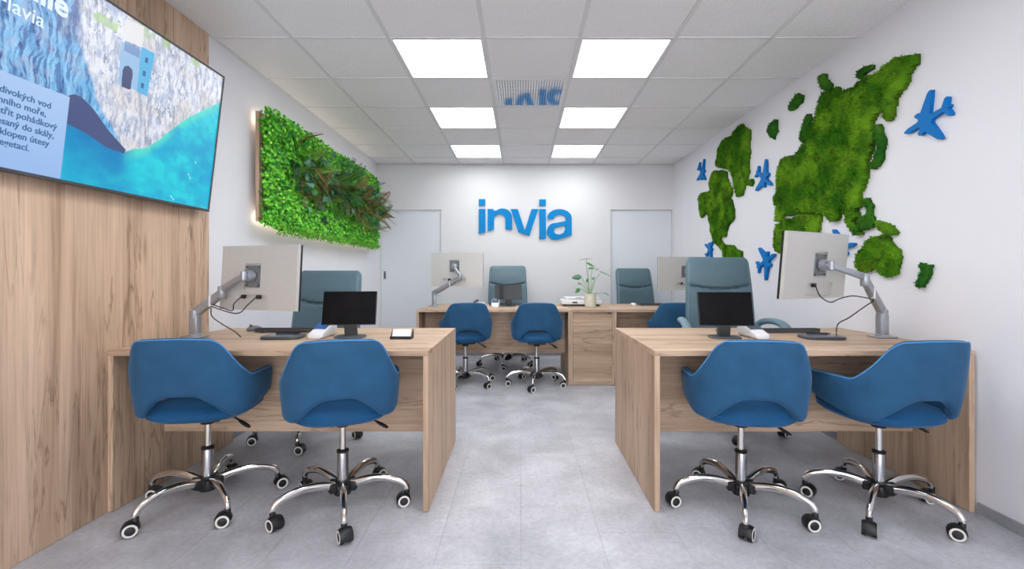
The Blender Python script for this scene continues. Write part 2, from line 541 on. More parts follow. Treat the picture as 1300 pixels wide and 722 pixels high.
# ------------------------------------------------------------------ logo on the back wall
def arc(cx, cy, rx, ry, a0, a1, n=14):
    return [(cx+rx*math.cos(R(a0+(a1-a0)*k/n)), cy+ry*math.sin(R(a0+(a1-a0)*k/n))) for k in range(n+1)]
def LX(p):   # crop px -> wall X,Z ; crop origin (590,230), scale 8.025
    x = 590+p[0]/8.025; y = 230+p[1]/8.025
    return ((x-CX)*(YB-0.02)/F, H+(CY-y)*(YB-0.02)/F)
letters = []
letters.append(('letter_i', [[(143,182),(210,182),(210,247),(143,247)]], [[(143,283),(210,283),(210,517),(143,536)]]))
n_out = [(233,283),(292,283),(297,300)] + arc(385, 372, 98, 95, 215, 360, 16)[2:] + [(483,494),(413,487),(413,395)] + arc(355, 395, 58, 62, 0, -180, 14)[1:] + [(297,489),(233,506)]
letters.append(('letter_n', [n_out], []))
letters.append(('letter_v', [[(468,283),(540,283),(612,500),(682,283),(752,283),(658,554),(545,517)]], []))
letters.append(('letter_i', [[(760,185),(827,185),(827,247),(760,247)]], [[(760,283),(827,283),(827,585),(760,585)]]))
a_out = [(850,385)] + arc(965, 375, 125, 92, 180, 360, 22)[1:] + [(1090,547)] + [(1020,572),(950,592)] + arc(915, 510, 78, 84, 80, 270, 16) + [(1028,405),(1028,385)] + arc(968, 385, 60, 48, 0, -180, 12)[1:]
a_hole = [(908,500),(920,475),(950,462),(1000,452),(1022,448),(1024,485),(1005,525),(965,542),(925,535),(908,515)]
letters.append(('letter_a', [a_out, a_hole], []))
logo = thing('wall_logo', 'blue raised lettering reading invia on the white back wall', 'sign', (0, YB, 0))
def curve_mesh(polys, depth):
    cu = bpy.data.curves.new('tmp', 'CURVE'); cu.dimensions = '2D'; cu.fill_mode = 'BOTH'; cu.extrude = depth/2
    for poly in polys:
        sp = cu.splines.new('POLY'); sp.points.add(len(poly)-1)
        for q, p in zip(sp.points, poly): q.co = (p[0], p[1], 0, 1)
        sp.use_cyclic_u = True
    o = bpy.data.objects.new('tmp', cu); C.objects.link(o)
    bpy.context.view_layer.update()
    me = bpy.data.meshes.new_from_object(o.evaluated_get(bpy.context.evaluated_depsgraph_get()))
    bpy.data.objects.remove(o); bpy.data.curves.remove(cu)
    return me
for name, p1, p2 in letters:
    allp = [[LX(p) for p in poly] for poly in (p1+p2)]
    me = curve_mesh(allp, 0.022)
    me.transform(Matrix(((1, 0, 0, 0), (0, 0, -1, -0.018), (0, 1, 0, 0), (0, 0, 0, 1))))
    me.name = name
    link(name, me, M_blueL, logo, smooth=False)

# ------------------------------------------------------------------ television
TVX, TVZ, TVY1, TVW, TVH = -1.86, 1.475, 2.76, 1.45, 0.812
lean = math.atan2(0.1169, 1.0)
tv = thing('television', 'large wall-mounted television showing a rocky sea cliff and turquoise water', 'television')
up = Vector((math.sin(lean), 0, math.cos(lean))); nrm = Vector((math.cos(lean), 0, -math.sin(lean)))
P0 = Vector((TVX, TVY1-TVW, TVZ))
# frame of the picture: x along +Y, y up, z out of the screen
TM = Matrix.Identity(4)
TM.col[0] = (0, 1, 0, 0); TM.col[1] = (*up, 0); TM.col[2] = (*nrm, 0); TM.col[3] = (*P0, 1)
tv.matrix_world = TM
def px2tv(x, y):
    xr, zr = (x-CX)/F, (CY-y)/F
    d = (TVX - 0.1169*(TVZ-H))/(xr-0.1169*zr)
    P = Vector((xr*d, d, H+zr*d)) - P0
    return P.y, P.dot(up)
bm = bmesh.new()
bz = 0.010
for a in ((0, TVW, 0, 0.014), (0, TVW, TVH-bz, TVH), (0, bz, 0.014, TVH-bz), (TVW-bz, TVW, 0.014, TVH-bz)):
    box(bm, a[0], a[1], a[2], a[3], -0.03, 0.0, 0.002)
obj('frame', bm, M_dark, tv, smooth=False)
bm = bx(0.004, TVW-0.004, 0.004, TVH-0.004, -0.034, -0.012, 0.003)
box(bm, 0.3, TVW-0.3, 0.05, TVH*0.6, -0.055, -0.03, 0.006)
obj('back_cover', bm, M_black, tv, smooth=False)
def crop(pts, ox, oy, s): return [(ox+p[0]/s, oy+p[1]/s) for p in pts]
def inpoly(px, py, poly):
    inside = np.zeros(px.shape, bool)
    n = len(poly)
    for i in range(n):
        (x1, y1), (x2, y2) = poly[i], poly[(i+1) % n]
        if y1 == y2: continue
        cnd = ((y1 > py) != (y2 > py)) & (px < (x2-x1)*(py-y1)/(y2-y1)+x1)
        inside ^= cnd
    return inside
def npnoise(x, y, seed=0):
    """value noise, numpy"""
    xi, yi = np.floor(x).astype(int), np.floor(y).astype(int)
    xf, yf = x-xi, y-yi
    def hsh(a, b):
        h = (a*374761393 + b*668265263 + seed*974711) & 0xffffffff
        h = ((h ^ (h >> 13))*1274126177) & 0xffffffff
        return ((h ^ (h >> 16)) & 0xffff)/65535.0
    u, v = xf*xf*(3-2*xf), yf*yf*(3-2*yf)
    a, b, c, d = hsh(xi, yi), hsh(xi+1, yi), hsh(xi, yi+1), hsh(xi+1, yi+1)
    return (a*(1-u)+b*u)*(1-v)+(c*(1-u)+d*u)*v
def fbm(x, y, seed=0, o=4):
    s, a, t = 0, 0.5, 0
    for k in range(o):
        s = s+a*npnoise(x*2**k, y*2**k, seed+k); t += a; a *= 0.55
    return s/t
NX, NY = 680, 380
U, Vv = np.meshgrid(np.linspace(bz, TVW-bz, NX), np.linspace(0.014, TVH-bz, NY))
tvp = lambda pts, s=2.491, ox=0, oy=0: [px2tv(*p) for p in crop(pts, ox, oy, s)]
Lc = lambda c: np.array(lin(c)[:3])
n1 = fbm(U*14, Vv*14, 1); n2 = fbm(U*50, Vv*28, 5); streak = fbm(U*42+Vv*8, Vv*7, 9); n3 = fbm(U*90, Vv*60, 21, 3)
def blend(a, b, t): return a*(1-t[..., None])+b*t[..., None]
S = lambda a, b, x: np.clip((x-a)/(b-a), 0, 1)
# cliff, lit right part
pic = blend(np.ones((NY, NX, 3))*Lc((226, 229, 240)), Lc((176, 190, 218)), S(0.45, 0.72, n2))
pic = blend(pic, Lc((118, 128, 156)), S(0.60, 0.72, n3)*S(0.45, 0.6, n1)*0.8)
pic = blend(pic, Lc((128, 132, 150)), S(0.56, 0.70, streak)*S(0.35, 0.6, n2)*0.8)
pic = blend(pic, Lc((214, 206, 200)), S(0.5, 0.7, fbm(U*6, Vv*8, 91))*0.6)
st2 = fbm(U*130+6*n1, Vv*16, 121); hf = fbm(U*170, Vv*120, 131, 3)
pic = blend(pic, Lc((150, 160, 186)), S(0.56, 0.68, st2)*0.7)
pic = pic*(0.84+0.32*hf[..., None])
pic = blend(pic, Lc((170, 200, 140)), S(0.60, 0.74, n1)*(Vv > TVH*0.86)*0.8)
# shaded blue left part
e0 = tvp([(262, 0), (262, 120), (300, 280), (345, 380), (395, 470)])
ev = np.array([p[1] for p in e0][::-1]); eu = np.array([p[0] for p in e0][::-1])
edge = np.interp(Vv, ev, eu) + 0.05*(n1-0.5)
shade = blend(np.ones((NY, NX, 3))*Lc((126, 186, 232)), Lc((84, 140, 198)), S(0.45, 0.65, streak))
shade = blend(shade, Lc((98, 112, 160)), S(0.55, 0.66, fbm(U*9+3, Vv*5, 31))*0.9)
shade = blend(shade, Lc((62, 78, 130)), S(0.6, 0.68, n2)*S(0.5, 0.6, streak)*0.9)
shade = blend(shade, Lc((160, 178, 214)), S(0.55, 0.68, fbm(U*30, Vv*22, 61))*0.7)
shade = blend(shade, Lc((70, 170, 220)), S(0.05, 0.0, abs(U-edge+0.04))*0.8*S(0.55, 0.35, Vv))
shade = blend(shade, Lc((58, 96, 158)), S(0.54, 0.66, st2)*0.7)
shade = blend(shade, Lc((170, 208, 240)), S(0.46, 0.36, st2)*0.5)
shade = shade*(0.84+0.32*hf[..., None])
pic = blend(pic, shade, S(0.012, -0.012, U-edge))
# sea
shore = tvp([(150, 330), (222, 370), (300, 430), (398, 478), (425, 470), (470, 465), (510, 440), (560, 398), (600, 372), (650, 345), (712, 318)])
sv = np.interp(U, [p[0] for p in shore], [p[1] for p in shore]) + 0.012*(n1-0.5)
dep = sv-Vv
cu0 = tvp([(398, 478)])[0][0]
sea = blend(np.ones((NY, NX, 3))*Lc((12, 178, 214)), Lc((30, 205, 222)), S(0.4, 0.7, fbm(U*10, Vv*16, 50)))
sea = blend(sea, Lc((96, 222, 196)), S(0.06, 0.0, dep)*(U > cu0)*0.9)
sea = blend(sea, Lc((0, 112, 186)), S(0.28, 0.0, dep)*S(0.05, -0.05, U-cu0-0.02)*0.95)
sea = blend(sea, Lc((8, 150, 205)), S(0.55, 0.7, fbm(U*7+4, Vv*9, 77))*0.6)
boats = 0
for bxy in ((622, 514), (600, 552), (604, 562), (545, 622), (552, 630)):
    q = px2tv(bxy[0]/2.491, bxy[1]/2.491)
    sea = blend(sea, Lc((225, 245, 248)), S(1.0, 0.5, np.hypot((U-q[0])/0.008, (Vv-q[1]-(U-q[0])*-0.9)/0.004)))
pic = np.clip(pic, 0, 1)
pic = blend(pic, sea, S(-0.003, 0.003, dep))
cave = tvp([(222, 302), (238, 298), (262, 306), (300, 345), (345, 410), (402, 474), (396, 486), (340, 466), (280, 424), (222, 394), (180, 380), (180, 330)])
pic = blend(pic, Lc((72, 84, 128)), inpoly(U, Vv, cave)*1.0)
# tower on the cliff
def patch(pts, c, k=1.0):
    global pic
    pic = blend(pic, Lc(c), inpoly(U, Vv, tvp(pts))*k)
patch([(405, 60), (460, 85), (455, 150), (398, 128)], (222, 222, 226))
patch([(388, 130), (452, 160), (442, 290), (378, 262)], (150, 188, 224))
patch([(400, 128), (448, 150), (445, 185), (396, 160)], (108, 140, 190), 0.8)
patch([(452, 148), (494, 170), (468, 305), (436, 290)], (86, 176, 222))
patch([(392, 222), (398, 210), (410, 208), (422, 220), (424, 235), (416, 285), (388, 274)], (66, 76, 118))
for wx, wy in ((468, 190), (461, 232), (455, 270)):
    patch([(wx-4, wy-9), (wx+5, wy-5), (wx+3, wy+11), (wx-6, wy+7)], (52, 92, 150))
# text box
tb0, tb1 = px2tv(222/2.491, 303/2.491), px2tv(197/2.491, 572/2.491)
tl_ = px2tv(2/2.491, 225/2.491)
btop = 0.5*(tb0[1]+tl_[1]); bright = 0.5*(tb0[0]+tb1[0])
inb = (U < bright) & (Vv < btop)
pic = blend(pic, blend(np.ones((NY, NX, 3))*Lc((176, 204, 240)), Lc((150, 184, 232)), S(0.5, 0.0, Vv)), inb*1.0)
idx = np.arange(NX*NY).reshape(NY, NX)
faces = np.stack([idx[:-1, :-1], idx[:-1, 1:], idx[1:, 1:], idx[1:, :-1]], -1).reshape(-1, 4)
verts = np.stack([U.ravel(), Vv.ravel(), np.full(U.size, -0.006)], 1)
me = mesh_np('screen', verts, faces, pic.reshape(-1, 3))
M_tv = attr_mat('tv_picture', 0.25, emit=0.95)
link('screen', me, M_tv, tv, smooth=False)
def text_mesh(s, size, align='RIGHT', offset=0.0, extrude=0.0004):
    cu = bpy.data.curves.new('tmp', 'FONT'); cu.body = s; cu.size = size; cu.align_x = align; cu.offset = offset; cu.extrude = extrude
    cu.resolution_u = 3
    o = bpy.data.objects.new('tmp', cu); C.objects.link(o)
    bpy.context.view_layer.update()
    me = bpy.data.meshes.new_from_object(o.evaluated_get(bpy.context.evaluated_depsgraph_get()))
    bpy.data.objects.remove(o); bpy.data.curves.remove(cu)
    return me
M_ttext = emitter('tv_text_blue', lin((38, 98, 150)), 0.9)
M_wtext = emitter('tv_text_white', lin((225, 238, 250)), 0.95)
lines = [('od divokých vod', 165, 345), ('Středozemního moře,', 150, 365), ('spatřit pohádkový', 183, 408), ('vytesaný do skály,', 174, 438), ('obklopen útesy', 158, 463), ('vegetací.', 96, 479)]
ends = [px2tv(x/2.491, y/2.491) for _, x, y in lines]
pitch = (ends[0][1]-ends[-1][1])/5.0
y00 = ends[0][1]
for i, (s, _, _) in enumerate(lines):
    me = text_mesh(s, pitch*0.92, offset=0.0006)
    me.transform(Matrix.Translation((ends[i][0], y00-i*pitch, -0.0045))); me.name = 'screen_text'
    link('screen_text', me, M_ttext, tv, smooth=False)
q = px2tv(57.4, 36.6)
me = text_mesh('Flavia', 0.074, offset=0.0002); me.transform(Matrix.Translation((q[0], q[1], -0.0045))); link('screen_text', me, M_wtext, tv, smooth=False)
q = px2tv(87.5, 24.0)
me = text_mesh('ille', 0.118, offset=0.0032); me.transform(Matrix.Translation((q[0], q[1], -0.0045))); link('screen_text', me, M_wtext, tv, smooth=False)

# ------------------------------------------------------------------ desks
def desk(label, x0, x1, y0, group, dep=0.90, T=0.025, left=True, right=True):
    t = thing('office_desk', label, 'desk', ((x0+x1)/2, y0, 0), 0, group)
    w = (x1-x0)/2
    obj('worktop', bx(-w, w, 0, dep, 0.725, 0.75, 0.0012), M_wx, t, smooth=False)
    if left: obj('side_panel', bx(-w, -w+T, 0.001, dep-0.001, 0.002, 0.7248, 0.0012), M_wz, t, smooth=False)
    if right: obj('side_panel', bx(w-T, w, 0.001, dep-0.001, 0.002, 0.7248, 0.0012), M_wz, t, smooth=False)
    a0 = -w+(T if left else 0)+0.0005; a1 = w-(T if right else 0)-0.0005
    obj('modesty_panel', bx(a0, a1, 0.31, 0.328, 0.27, 0.7245, 0.001), M_wx, t, smooth=False)
    return t
desk('oak desk on the left, beside the oak clad wall', -1.918, -0.430, 2.143, 'front desks')
desk('oak desk on the right, against the white wall under the moss map', 0.6195, 2.104, 2.143, 'front desks')
desk('oak desk at the back, left of the cabinet with the door', -1.035, 0.492, 4.57, 'back desks')
desk('oak desk at the back, right of the cabinet with the door', 0.9215, 2.070, 4.57, 'back desks')
t = thing('cabinet', 'oak cabinet with one door between the two back desks', 'cabinet', (0.7068, 4.57, 0))
w = 0.2135
bm = bmesh.new()
box(bm, -w, -w+0.018, 0.004, 0.9, 0.002, 0.7245, 0.001)
box(bm, w-0.018, w, 0.004, 0.9, 0.002, 0.7245, 0.001)
obj('side_panel', bm, M_wz, t, smooth=False)
obj('worktop', bx(-w, w, 0.0, 0.9, 0.725, 0.75, 0.001), M_wx, t, smooth=False)
obj('base_panel', bx(-w+0.0185, w-0.0185, 0.012, 0.88, 0.004, 0.03, 0.001), M_wx, t, smooth=False)
obj('back_panel', bx(-w+0.0185, w-0.0185, 0.88, 0.895, 0.031, 0.7245), M_wx, t, smooth=False)
dr = obj('door', bx(-w+0.020, w-0.020, 0.004, 0.022, 0.032, 0.722, 0.001), M_wx, t, smooth=False)
obj('handle', bx(w-0.072, w-0.024, -0.004, 0.010, 0.712, 0.7235, 0.001), M_dark, dr, smooth=False)

# ------------------------------------------------------------------ chair parts
def leg_mesh(L=0.29, z0=0.108, zt=0.135, r=0.021):
    bm = bmesh.new()
    path = smooth_path([(0.035, 0, z0), (0.10, 0, zt-0.008), (0.16, 0, zt), (0.215, 0, zt-0.004), (L-0.025, 0, 0.112), (L-0.004, 0, 0.09), (L, 0, 0.074)], 4)
    n = len(path)
    rad = [r*(1-0.28*i/(n-1)) for i in range(n)]
    tube(bm, path, rad, 12, flat=0.8, up=Vector((0, 1, 0)))
    me = bpy.data.meshes.new('leg'); bmesh.ops.recalc_face_normals(bm, faces=bm.faces[:]); bm.to_mesh(me); bm.free()
    me.materials.append(M_chrome)
    me.polygons.foreach_set('use_smooth', [True]*len(me.polygons)); me.set_sharp_from_angle(angle=R(40))
    return me
def caster_mesh():
    """origin at the stem, 0.078 above the floor"""
    bm = bmesh.new()
    z = -0.048; r = 0.029; oy = -0.016
    AX = Matrix.Translation((0, oy, z)) @ Matrix.Rotation(R(90), 4, 'Y')
    for s in (-1, 1):
        c = s*0.0185
        lathe(bm, [(0.019, c-0.0085), (0.0285, c-0.0085), (r, c-0.006), (r, c+0.006), (0.0285, c+0.0085), (0.019, c+0.0085)], 20, 0, AX)
        e = c+s*0.0088
        lathe(bm, [(0.0275, e-s*0.001), (0.0265, e+s*0.0008), (0.0195, e+s*0.0008), (0.0185, e-s*0.001)], 20, 1, AX, cap=False)
        lathe(bm, [(0.0185, e-s*0.001), (0.0165, e+s*0.0004), (0.004, e+s*0.0012)], 16, 0, AX)
    # hood over the wheels
    rings = []
    for k in range(9):
        a = R(200-200*k/8)
        cy, cz = math.cos(a), math.sin(a)
        ro, ri = 0.0335, 0.0300
        rings.append([Vector((-0.013, oy+cy*ri, z+cz*ri)), Vector((0.013, oy+cy*ri, z+cz*ri)), Vector((0.0255, oy+cy*(ro-0.004), z+cz*(ro-0.004))), Vector((0.016, oy+cy*ro, z+cz*ro)), Vector((-0.016, oy+cy*ro, z+cz*ro)), Vector((-0.0255, oy+cy*(ro-0.004), z+cz*(ro-0.004)))])
    loft(bm, rings, mat=0)
    lathe(bm, [(0.013, -0.022), (0.013, 0.002), (0.0115, 0.006)], 12, 0)
    me = bpy.data.meshes.new('caster'); bmesh.ops.recalc_face_normals(bm, faces=bm.faces[:]); bm.to_mesh(me); bm.free()
    for m in (M_black, M_ring): me.materials.append(m)
    me.polygons.foreach_set('use_smooth', [True]*len(me.polygons)); me.set_sharp_from_angle(angle=R(40))
    return me
LEG_V, LEG_E, CAST = leg_mesh(0.30), leg_mesh(0.325), caster_mesh()
def base_parts(t, seat_z, legme, L, deg):
    bm = bmesh.new()
    lathe(bm, [(0.012, 0.062), (0.038, 0.066), (0.043, 0.082), (0.043, 0.118), (0.034, 0.132)], 20)
    for k in range(5):
        a = R(deg+72*k)
        M = Matrix.Rotation(a, 4, 'Z')
        bx_ = bmesh.new(); box(bx_, 0.02, 0.066, -0.024, 0.024, 0.084, 0.126, 0.006, 2)
        bmesh.ops.transform(bx_, matrix=M, verts=bx_.verts[:])
        me = bpy.data.meshes.new('tmp'); bx_.to_mesh(me); bx_.free(); bm.from_mesh(me); bpy.data.meshes.remove(me)
    obj('base_hub', bm, M_black, t)
    bm = bmesh.new(); lathe(bm, [(0.0255, 0.12), (0.0255, 0.262), (0.024, 0.266)], 22); obj('column', bm, M_steel, t)
    bm = bmesh.new(); lathe(bm, [(0.0275, 0.262), (0.028, 0.272), (0.020, 0.276)], 22); obj('column_collar', bm, M_black, t)
    bm = bmesh.new(); lathe(bm, [(0.0145, 0.27), (0.0145, seat_z-0.03)], 16); obj('gas_lift', bm, M_chrome, t)
    for k in range(5):
        lg = inst('leg', legme, t, (0, 0, 0), (0, 0, R(deg+72*k)))
        inst('caster', CAST, lg, (L, 0, 0.077), (0, 0, R(90-deg-72*k+random.uniform(-55, 55)+random.choice([0, 180]))-t.rotation_euler.z))

# blue velvet visitor chair: wrap-around back shell on a round seat; front is +Y
def shell_bm(piping=False):
    a, b, e = 0.232, 0.232, 3.0
    N = 72; PH = 119.0
    rings, pip = [], []
    for i in range(N+1):
        ph = -PH+2*PH*i/N
        t = abs(ph)/PH
        s_, c_ = math.sin(R(ph)), math.cos(R(ph))
        x = a*math.copysign(abs(s_)**(2/e), s_); y = -b*math.copysign(abs(c_)**(2/e), c_)
        zt = 0.832 + 0.004*math.cos(PI*min(1, t/0.3)) - 0.182*(0.35*sstep(0.22, 0.46, t)+0.65*sstep(0.30, 0.62, t)) - 0.010*sstep(0.7, 1.0, t)
        zb = 0.571 - 0.106*sstep(0.04, 0.42, t)**0.8 + 0.050*sstep(0.50, 1.0, t)
        # outward normal in plan
        d = Vector((math.copysign(abs(x/a)**(e-1), x)/a, math.copysign(abs(y/b)**(e-1), y)/b, 0)).normalized()
        q = max(0.0, (t-0.955)/0.045)
        shrink = math.sqrt(max(0.02, 1-q*q))
        zm, hh = (zt+zb)/2, (zt-zb)/2*(1-0.12*(1-shrink)) - 0.02*(1-shrink)
        th = 0.022*max(0.25, shrink)
        ring = []
        M_ = 16
        def P(off, z):
            k = 1.03 - 0.45*max(0, z-0.66) - 0.35*max(0, 0.62-z)
            lean_ = -0.20*(z-0.52)*max(0, c_)**0.7 if c_ > 0 else 0
            return Vector((x*k, y*(1-0.35*max(0, 0.54-z))+lean_, z)) + d*off
        rr = min(th, 0.02)
        for z, o in ((zm-hh+rr, th), (zm-hh*0.5, th), (zm, th), (zm+hh*0.5, th), (zm+hh-rr, th), (zm+hh-rr*0.3, th*0.72), (zm+hh, 0),
                     (zm+hh-rr*0.3, -th*0.72), (zm+hh-rr, -th), (zm+hh*0.5, -th), (zm, -th), (zm-hh*0.5, -th), (zm-hh+rr, -th), (zm-hh+rr*0.3, -th*0.72), (zm-hh, 0), (zm-hh+rr*0.3, th*0.72)):
            ring.append(P(o, z))
        rings.append(ring)
        pip.append(P(th*0.78, zm+hh-rr*0.25))
    bm = bmesh.new()
    if piping:
        tube(bm, pip, 0.0032, 6)
    else: loft(bm, rings)
    return bm
def seat_bm(a=0.222, b=0.236, z0=0.440, z1=0.508, y=0.010):
    bm = bmesh.new()
    rings = []
    for k, z in ((0.55, z0), (0.88, z0+0.004), (0.985, z0+0.022), (1.0, z0+0.045), (0.99, z1-0.025), (0.93, z1-0.008), (0.75, z1+0.002), (0.4, z1+0.010)):
        rings.append([Vector((p[0]*k, p[1]*k+y, z)) for p in superellipse(40, a, b, 2.7)])
    loft(bm, rings)
    return bm
def visitor_chair(label, loc, yaw, base, dz=0.0):
    t = thing('visitor_chair', label, 'chair', (loc[0], loc[1], 0), R(yaw), 'blue visitor chairs')
    ups = []
    ups.append(inst('backrest', MV['shell'], t)); sh = ups[0]
    inst('piping', MV['piping'], sh)
    ups.append(inst('seat', MV['seat'], t))
    ups.append(inst('mechanism', MV['mech'], t))
    lv = inst('lever', MV['lever'], t); ups.append(lv)
    for u in ups: u.location.z = dz
    base_parts(t, 0.44+dz, LEG_V, 0.30, base-yaw)
    return t
MV = {}
def keep(bm, name, mats):
    o = obj(name, bm, mats); me = o.data; bpy.data.objects.remove(o); return me
MV['shell'] = keep(shell_bm(), 'backrest', M_velvet)
MV['piping'] = keep(shell_bm(True), 'piping', M_pipe)
MV['seat'] = keep(seat_bm(), 'seat', M_velvet_s)
bm = bmesh.new(); box(bm, -0.09, 0.09, -0.09, 0.09, 0.412, 0.436, 0.006); lathe(bm, [(0.03, 0.385), (0.034, 0.413)], 14)
MV['mech'] = keep(bm, 'mechanism', M_black)
bm = bmesh.new()
tube(bm, [(0.06, -0.01, 0.424), (0.12, -0.02, 0.420), (0.155, -0.03, 0.398)], 0.0045, 8)
tube(bm, smooth_path([(0.148, -0.028, 0.402), (0.17, -0.033, 0.388), (0.205, -0.043, 0.368)], 3), [0.006, 0.009, 0.012, 0.013, 0.013, 0.013, 0.008], 8, flat=0.55)
MV['lever'] = keep(bm, 'lever', M_black)
visitor_chair('blue velvet chair at the left desk, leftmost, nearest the oak clad wall', (-1.516, 2.238), 9, 30)
visitor_chair('blue velvet chair at the left desk, nearer the central aisle', (-0.847, 2.197), 18, 4)
visitor_chair('blue velvet chair at the right desk, nearer the central aisle', (1.042, 2.192), -9, 32)
visitor_chair('blue velvet chair at the right desk, rightmost, near the white wall', (1.690, 2.184), 4, 10)
visitor_chair('blue velvet chair at the back left desk, below the monitor on its arm', (-0.555, 4.62), 12, 37)
visitor_chair('blue velvet chair at the back left desk, beside the oak cabinet', (0.156, 4.61), 0, 45)
visitor_chair('blue velvet chair at the back right desk, half hidden by the tall office chair', (1.53, 4.62), -10, 20)

# teal high-back office chair, front is +Y
def exec_back():
    bm = bmesh.new(); rings = []
    NV = 64; z0, z1 = 0.47, 1.235
    for i in range(NV+1):
        v = i/NV; z = z0+(z1-z0)*v
        w = 0.252 - 0.022*v + 0.006*math.sin(PI*v)
        th = 0.048 - 0.008*v
        yc = -0.245 - 0.11*v + 0.05*math.sin(PI*v)*0.6
        if v > 0.93:
            q = (v-0.93)/0.07; k = math.sqrt(max(0.03, 1-q*q)); w *= 0.86+0.14*k; th *= max(0.25, k)
        if v < 0.06: th *= 0.5+0.5*v/0.06
        ring = []
        for (x, y) in superellipse(44, w, th, 3.4):
            u = x/w
            zc = 0.985 + 0.038*(abs(u)**1.6)
            dy = 0.0
            if y > 0:
                dy -= 0.024*math.exp(-((z-zc)/0.010)**2)*(1-abs(u)**12)
                dy += 0.014*math.exp(-((z-1.10)/0.07)**2)*(1-u*u)
                dy += -0.018*(1-u*u)*(z < 1.0)*(math.sin(PI*min(1, max(0, (z-0.55)/0.42))))
                dy += 0.012*abs(u)**2.5
            ring.append(Vector((x, yc+y+dy, z)))
        rings.append(ring)
    loft(bm, rings)
    return bm
def exec_seam(s):
    bm = bmesh.new(); pts = []
    for i in range(24):
        v = i/23*0.93+0.02; z = 0.47+0.765*v
        w = 0.252-0.022*v+0.006*math.sin(PI*v); th = 0.048-0.008*v
        yc = -0.245-0.11*v+0.03*math.sin(PI*v)
        pts.append((s*w*0.93, yc+th*0.93, z))
    tube(bm, pts, 0.004, 6)
    return bm
ME = {}
ME['back'] = keep(exec_back(), 'backrest', M_leather)
bm = exec_seam(1); b2 = exec_seam(-1); me = bpy.data.meshes.new('t'); b2.to_mesh(me); bm.from_mesh(me)
ME['seam'] = keep(bm, 'piping', M_leather_d)
ME['seat'] = keep(seat_bm(0.255, 0.255, 0.40, 0.50, 0.02), 'seat', M_leather)
for s in (-1, 1):
    bm = bmesh.new()
    tube(bm, smooth_path([(s*0.235, -0.24, 0.66), (s*0.285, -0.20, 0.715), (s*0.315, -0.08, 0.735), (s*0.322, 0.06, 0.728), (s*0.32, 0.16, 0.695), (s*0.305, 0.20, 0.62), (s*0.285, 0.15, 0.53)], 5), 0.031, 14, flat=0.72)
    ME['arm%d' % s] = keep(bm, 'armrest', M_leather_d)
    bm = bmesh.new()
    tube(bm, smooth_path([(s*0.14, 0.05, 0.395), (s*0.27, 0.08, 0.40), (s*0.312, 0.10, 0.46), (s*0.325, 0.10, 0.58), (s*0.325, 0.02, 0.69)], 5), 0.011, 10)
    ME['brk%d' % s] = keep(bm, 'bracket', M_chrome)
bm = bmesh.new(); box(bm, -0.11, 0.11, -0.12, 0.12, 0.372, 0.402, 0.008); box(bm, -0.05, 0.05, -0.30, -0.08, 0.38, 0.40, 0.004)
box(bm, -0.05, 0.05, -0.325, -0.295, 0.38, 0.56, 0.006)
ME['mech'] = keep(bm, 'mechanism', M_black)
def office_chair(label, loc, yaw, base, dz=0.0, arm_up=0.05):
    t = thing('office_chair', label, 'chair', (loc[0], loc[1], 0), R(yaw), 'teal office chairs')
    bk = inst('backrest', ME['back'], t, (0, 0, dz)); inst('piping', ME['seam'], bk)
    inst('seat', ME['seat'], t, (0, 0, dz)); inst('mechanism', ME['mech'], t, (0, 0, dz))
    for s in (-1, 1):
        a = inst('armrest', ME['arm%d' % s], t, (0, 0, dz)); a.location.z = dz+(0.03 if dz == 0 else 0); inst('bracket', ME['brk%d' % s], a)
    base_parts(t, 0.40+dz, LEG_E, 0.325, base-yaw)
office_chair('tall teal office chair behind the left desk', (-1.44, 3.155), 180, 354-0, -0.105)
office_chair('largest tall teal office chair, behind the right desk with both armrests showing', (1.49, 3.30), 172, 40, 0.0)
office_chair('small distant teal office chair behind the back left desk, below the logo', (-0.17, 5.60), 180, 47, -0.03)
office_chair('distant teal office chair behind the back right desk, before the right door', (1.50, 5.62), 190, 12, -0.06)

